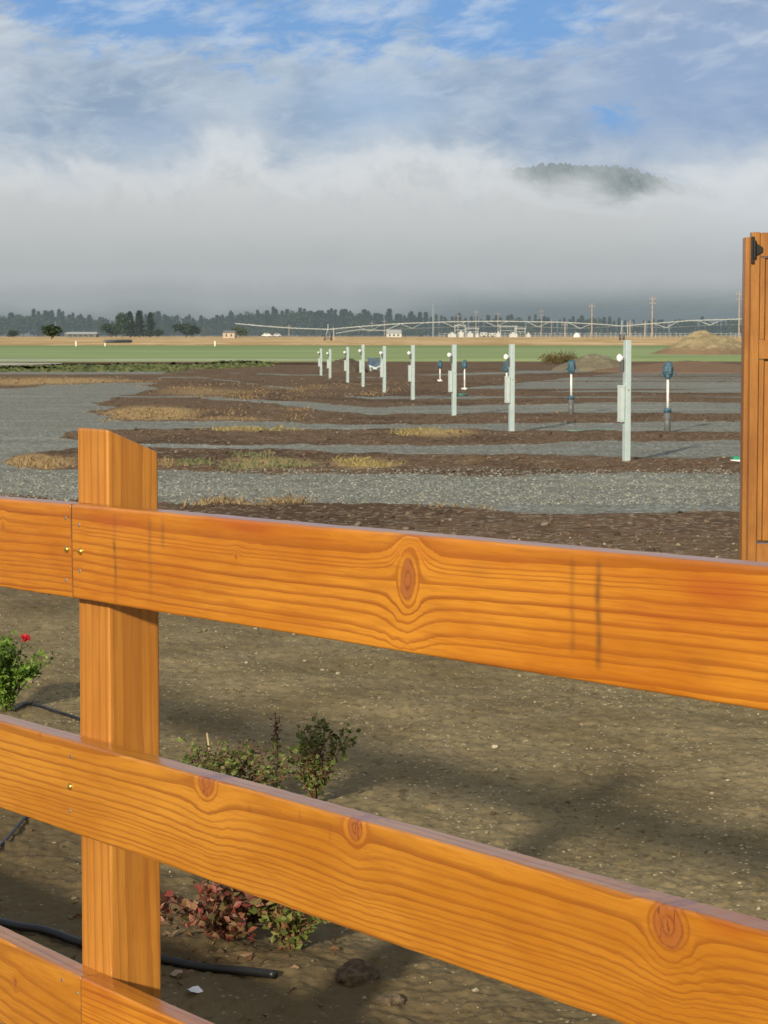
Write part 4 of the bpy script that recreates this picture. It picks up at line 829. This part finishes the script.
building(64, 97, 332.0, 336.0, 760, simple('dark_grey_wall', (.12, .13, .13), .8), simple('pale_roof', (.50, .50, .48), .6), 'long_shed', 'long low shed with a pale roof at the left', .35, 5)  # shed walls in plain dark grey under a pale roof
def car(px0, px1, ptop, d, paint, label, name='parked_car', cat='car'):
    a = at(px0, 337, d); b_ = at(px1, ptop, d); L_ = b_.x-a.x; H = max(1.3, b_.z-.3); r = empty(name, ((a.x+b_.x)/2, d, .3)); mb = MB()
    pf = [(-.5, .25), (-.5, .55), (-.34, .62), (-.22, 1.0), (.22, 1.0), (.36, .62), (.5, .55), (.5, .25)]
    V_ = [(x*L_, -.85, z*H) for x, z in pf]+[(x*L_, .85, z*H) for x, z in pf]; n_ = len(pf); mb.add(V_, [tuple(range(n_))[::-1], tuple(range(n_, 2*n_))]+[(k, (k+1) % n_, n_+(k+1) % n_, n_+k) for k in range(n_)]); mb.build('body', paint, r, bevel=.06)
    mb = MB(); mb.box((0, -.86, H*.8), (L_*.46, .04, H*.24)); mb.build('window', mwin, r)
    for sx in (-.32, .32): mb = MB(); mb.tube([(sx*L_, -.9, H*.22), (sx*L_, -.7, H*.22)], H*.22, 12); mb.build('wheel', mdkk, r)
    return tag(r, label, cat)
car(262, 271.5, 335.0, 760, mwh, 'white van parked right of the tan building', 'parked_van', 'van'); car(273, 281, 335.6, 770, simple('silver_paint', (.5, .52, .55), .35), 'silver car parked behind the white van')
for px0, px1, pt, lb_ in [(480.5, 487.5, 332.3, 'left white camper trailer beside the substation'), (489, 496, 332.8, 'right white camper trailer beside the substation')]:
    a = at(px0, 337, 700); b_ = at(px1, pt, 700); r = empty('camper_trailer', ((a.x+b_.x)/2, 700, .3)); W_ = b_.x-a.x; H = b_.z-.3
    mb = MB(); mb.box((0, 1.2, H*.58), (W_, 2.4, H*.8)); mb.build('body', mwl, r, bevel=.15)
    for x_ in (-.25, .22): mb = MB(); mb.box((x_*W_, -.02, H*.65), (W_*.2, .04, H*.22)); mb.build('window', mwin, r)
    mb = MB(); mb.tube([(0, -.1, .35), (0, .2, .35)], .35, 12); mb.build('wheel', mdkk, r); tag(r, lb_, 'trailer')
a = at(577, 332.6, 760); mb = MB(); mb.ball((0,0,0), 1.0, 24, 14); o = mb.build('storage_dome', mwh, None, True); o.location = (a.x, 760, -.1); o.scale = (1.3*1.0, 1.3, a.z+.1); tag(o, 'small white dome shelter low behind the dry field', 'dome')
# substation gantries
mpole = simple('weathered_pole', (.38, .30, .235), .85, var=.15, scale=2); msteel = simple('galvanised_steel', (.46, .50, .50), .5, .2, var=.1, scale=2)
sx0 = at(468, 335, 720); r = empty('substation', (sx0.x, 720, .3)); k_ = 720/F_PX
for cx, w_, h_ in [(-8, 10, 12), (4, 12, 9), (40, 16, 11), (52, 10, 9)]:
    mb = MB(); W_ = w_*k_; H = h_*k_; X0 = cx*k_
    for sx in (-.5, .5): mb.tube([(X0+sx*W_, 0, 0), (X0+sx*W_, 0, H)], .10, 5)
    mb.tube([(X0-W_*.6, 0, H), (X0+W_*.6, 0, H)], .12, 5); mb.tube([(X0-W_*.5, 0, H*.6), (X0+W_*.5, 0, H*.6)], .08, 5)
    for q in range(4): mb.tube([(X0-W_*.5+W_*q/4, 0, H), (X0-W_*.5+W_*(q+.5)/4, 0, H*.8), (X0-W_*.5+W_*(q+1)/4, 0, H)], .06, 4)
    mb.build('gantry', msteel, r)
for cx, w_, h_ in [(-16, 8, 3.2), (-7, 5, 5), (2, 6, 4), (9, 3, 3), (30, 4, 4.2), (45, 8, 3.4), (60, 4, 3)]: mb = MB(); mb.box((cx*k_, -1, h_*k_/2), (w_*k_, 2, h_*k_)); mb.box((cx*k_, -1, h_*k_+.25), (w_*k_*.4, .6, .5)); mb.build('transformer', msteel if cx % 2 else mwl, r, bevel=.05)
tag(r, 'pale steel electrical substation with gantries and transformers', 'substation')
# power poles
poles = [(433, 304, 820, 1, 'white', 'tall pale mast rising left of the substation'), (541.5, 309, 820, 2, 'w', 'wooden power pole with two crossarms right of the substation'), (592, 303.5, 760, 1, 'w', 'tan wooden power pole left of the nearest pedestal top'), (652.5, 296, 700, 2, 'w', 'tallest tan power pole with double crossarms left of the sand heap'), (739.5, 291, 640, 2, 'w', 'tall grey pole rising just left of the gate'), (498, 312, 900, 1, 'w', 'thin pole directly behind the substation'), (476, 310, 900, 1, 'w', 'dark thin pole left of the two campers'), (458, 314, 900, 1, 'w', 'short pole above the left end of the substation'), (384.5, 319, 860, 1, 'w', 'thin pole at the left edge of the white house'), (372, 321, 860, 1, 'w', 'slim pole left of the white house in front of the trees'), (289, 324, 860, 1, 'w', 'slim dark pole between the parked cars and the irrigation tower'), (551.5, 320, 820, 1, 'w', 'short pole just right of the two crossarm pole'), (565, 322, 780, 1, 'w', 'short thin pole left of the white dome'), (630, 320.5, 720, 1, 'w', 'short pole just right of the nearest pedestal top'), (645, 321, 720, 1, 'w', 'short pole close left of the tallest power pole')]
for px, pt, d, arms, c_, lb_ in poles:
    top = at(px, pt, d); H = top.z; r = empty('power_pole' if c_ != 'white' else 'radio_mast', (top.x, d, 0)); mm = mpole if c_ == 'w' else msteel
    mb = MB(); mb.tube([(0,0,0), (0,0,H)], [.22, .15], 7); mb.build('pole', mm, r)
    if c_ == 'w':
        for q in range(arms): mb = MB(); mb.box((0, -.2, H-.9-1.3*q), (2.0, .12, .14)); mb.build('crossarm', mm, r)
        mb = MB()
        for x_ in (-.9, .9): mb.tube([(x_, -.2, H-.8), (x_, -.2, H-.55)], .05, 5)
        mb.build('insulators', mwl, r)
    tag(r, lb_, 'power pole' if c_ == 'w' else 'mast')
mwire = simple('wire', (.25, .26, .27), .6)
def wire(pa, pb, name, label, sag=.8, rad=.035):
    (xa, ya, da), (xb, yb, db) = pa, pb; A, B = at(xa, ya, da), at(xb, yb, db); mb = MB()
    mb.tube([A.lerp(B, i/16)-Vector((0,0,4*sag*(i/16)*(1-i/16))) for i in range(17)], rad, 4); tag(mb.build(name, mwire), label, 'wire')
wire((739.5, 295, 640), (652.5, 300, 700), 'power_cable', 'power cable from the pole by the gate to the tallest pole'); wire((652.5, 300, 700), (592, 306.5, 760), 'power_cable', 'power cable between the tallest pole and the tan pole', .7)
wire((592, 306.5, 760), (541.5, 312, 820), 'power_cable', 'power cable from the tan pole to the two crossarm pole', .7); wire((541.5, 312, 820), (476, 313, 900), 'power_cable', 'power cable over the substation', .7)
wire((739.5, 302, 640), (652.5, 307, 700), 'power_cable', 'lower power cable from the pole by the gate'); wire((541.5, 318, 820), (433, 319, 820), 'power_cable', 'low cable crossing to the pale mast', .9)
# long pale fence behind the dry field
mfen = simple('dull_pale_metal', (.36, .38, .38), .6)
r = empty('pale_fence', (at(440, 336, 560).x, 560, .3)); k_ = 560/F_PX
for zz in (.7, 1.15): mb = MB(); mb.box((165*k_, 0, zz), (330*k_, .05, .06)); mb.build('rail', mfen, r)
post = None
for q in range(66):
    if post is None: mb = MB(); mb.box((0, -.1, .65), (.09, .1, 1.3)); post = mb.build('post', mfen, r); o = post
    else: o = post.copy(); COL.objects.link(o)
    o.location = (q*5*k_+random.uniform(-.2, .2), 0, 0); o.scale = (1, 1, random.uniform(.8, 1.25)) 
tag(r, 'long pale post and rail fence behind the dry field', 'fence')
# ------------------------------------------------------------------ centre pivot irrigation machine
PD = 380; r = empty('irrigation_pivot', (at(330, 330, PD).x, PD, 0)); ox = r.location.x
def pp(px, py): v = at(px, py, PD); return Vector((v.x-ox, 0, v.z))
line = [(235, 323.5), (262, 326.0), (290, 328.0), (328, 329.4), (360, 326.5), (400, 323.6), (450, 321.8), (500, 321.2), (560, 322.2), (600, 324.2), (622, 326.0), (650, 323.8), (690, 320.6), (740, 319.0), (820, 318.0), (900, 322), (930, 325)]
mb = MB(); mb.tube([pp(*q) for q in line], .065, 8); mb.build('water_pipe', msteel, r, True)
def hpipe(px): return float(np.interp(px, [q[0] for q in line], [q[1] for q in line]))
for a, b_ in [(328, 622), (622, 930)]:
    xs = np.linspace(a, b_, 8)
    low = [pp(x, hpipe(x)+ (0 if k in (0, 7) else 5.2))+Vector((0, -.6, 0)) for k, x in enumerate(xs)]
    low2 = [v+Vector((0, 1.2, 0)) for v in low]
    for L_ in (low, low2): mb = MB(); mb.tube(L_, .010, 5); mb.build('truss_rod', msteel, r)
    for k in range(1, 7):
        if xs[k] > 770: continue
        mb = MB(); w_ = (xs[1]-xs[0])*.28
        for L_ in (low, low2): mb.tube([pp(xs[k]-w_, hpipe(xs[k]-w_)), L_[k]], .035, 5); mb.tube([pp(xs[k]+w_, hpipe(xs[k]+w_)), L_[k]], .03, 5)
        mb.build('truss_brace', msteel, r)
for x_ in (328, 622, 930):
    top = pp(x_, hpipe(x_)); mb = MB()
    for sx in (-1, 1): mb.tube([top, Vector((top.x+sx*.5, sx*1.9, .55))], .06, 6)
    mb.tube([Vector((top.x-.5, -1.9, .6)), Vector((top.x+.5, 1.9, .6))], .08, 6); mb.tube([top, top+Vector((0,0,.9))], .05, 6); mb.tube([top+Vector((.9, 0, .3)), top+Vector((1.0, 0, -1.9))], .05, 6); mb.build('tower_frame', msteel, r)
    for sx in (-1, 1): mb = MB(); mb.tube([(top.x+sx*.5-.12, sx*1.9, .65), (top.x+sx*.5+.12, sx*1.9, .65)], .62, 16); mb.build('wheel', mdkk, r)
a = pp(334, 331.5); c_ = pp(405, 325); mb = MB(); mb.tube([pp(336, 333.2), pp(360, 329.5), pp(385, 330.5), pp(400, 324)], .05, 5); mb.build('truss_rod', msteel, r)
tag(r, 'long pale steel irrigation machine with wheeled towers spanning the green field', 'irrigation machine')
# marker posts at the edge of dry grass
for px, lb_ in [(76, 'short white marker post at the left edge of the dry grass'), (105, 'short white marker post near the dark pipe in the dry grass'), (215, 'short white marker post below the tan building')]:
    g_ = gnd(px, 347.5); mb = MB(); mb.box((0,0,.22), (.09, .09, .5)); mb.box((0,0,.49), (.12, .12, .05)); o = mb.build('marker_post', mwh, None, bevel=.01); o.location = (g_.x, g_.y, .1); tag(o, lb_, 'post', 'white marker posts')
a, b_ = gnd(105, 347.6), gnd(131, 347.2); mb = MB(); mb.tube([a+Vector((0,0,.6)), b_+Vector((0,0,.6))], .16, 8); tag(mb.build('culvert_pipe', mgp, None, True), 'dark pipe lying along the edge of the dry grass', 'pipe')
bpy.context.view_layer.update()
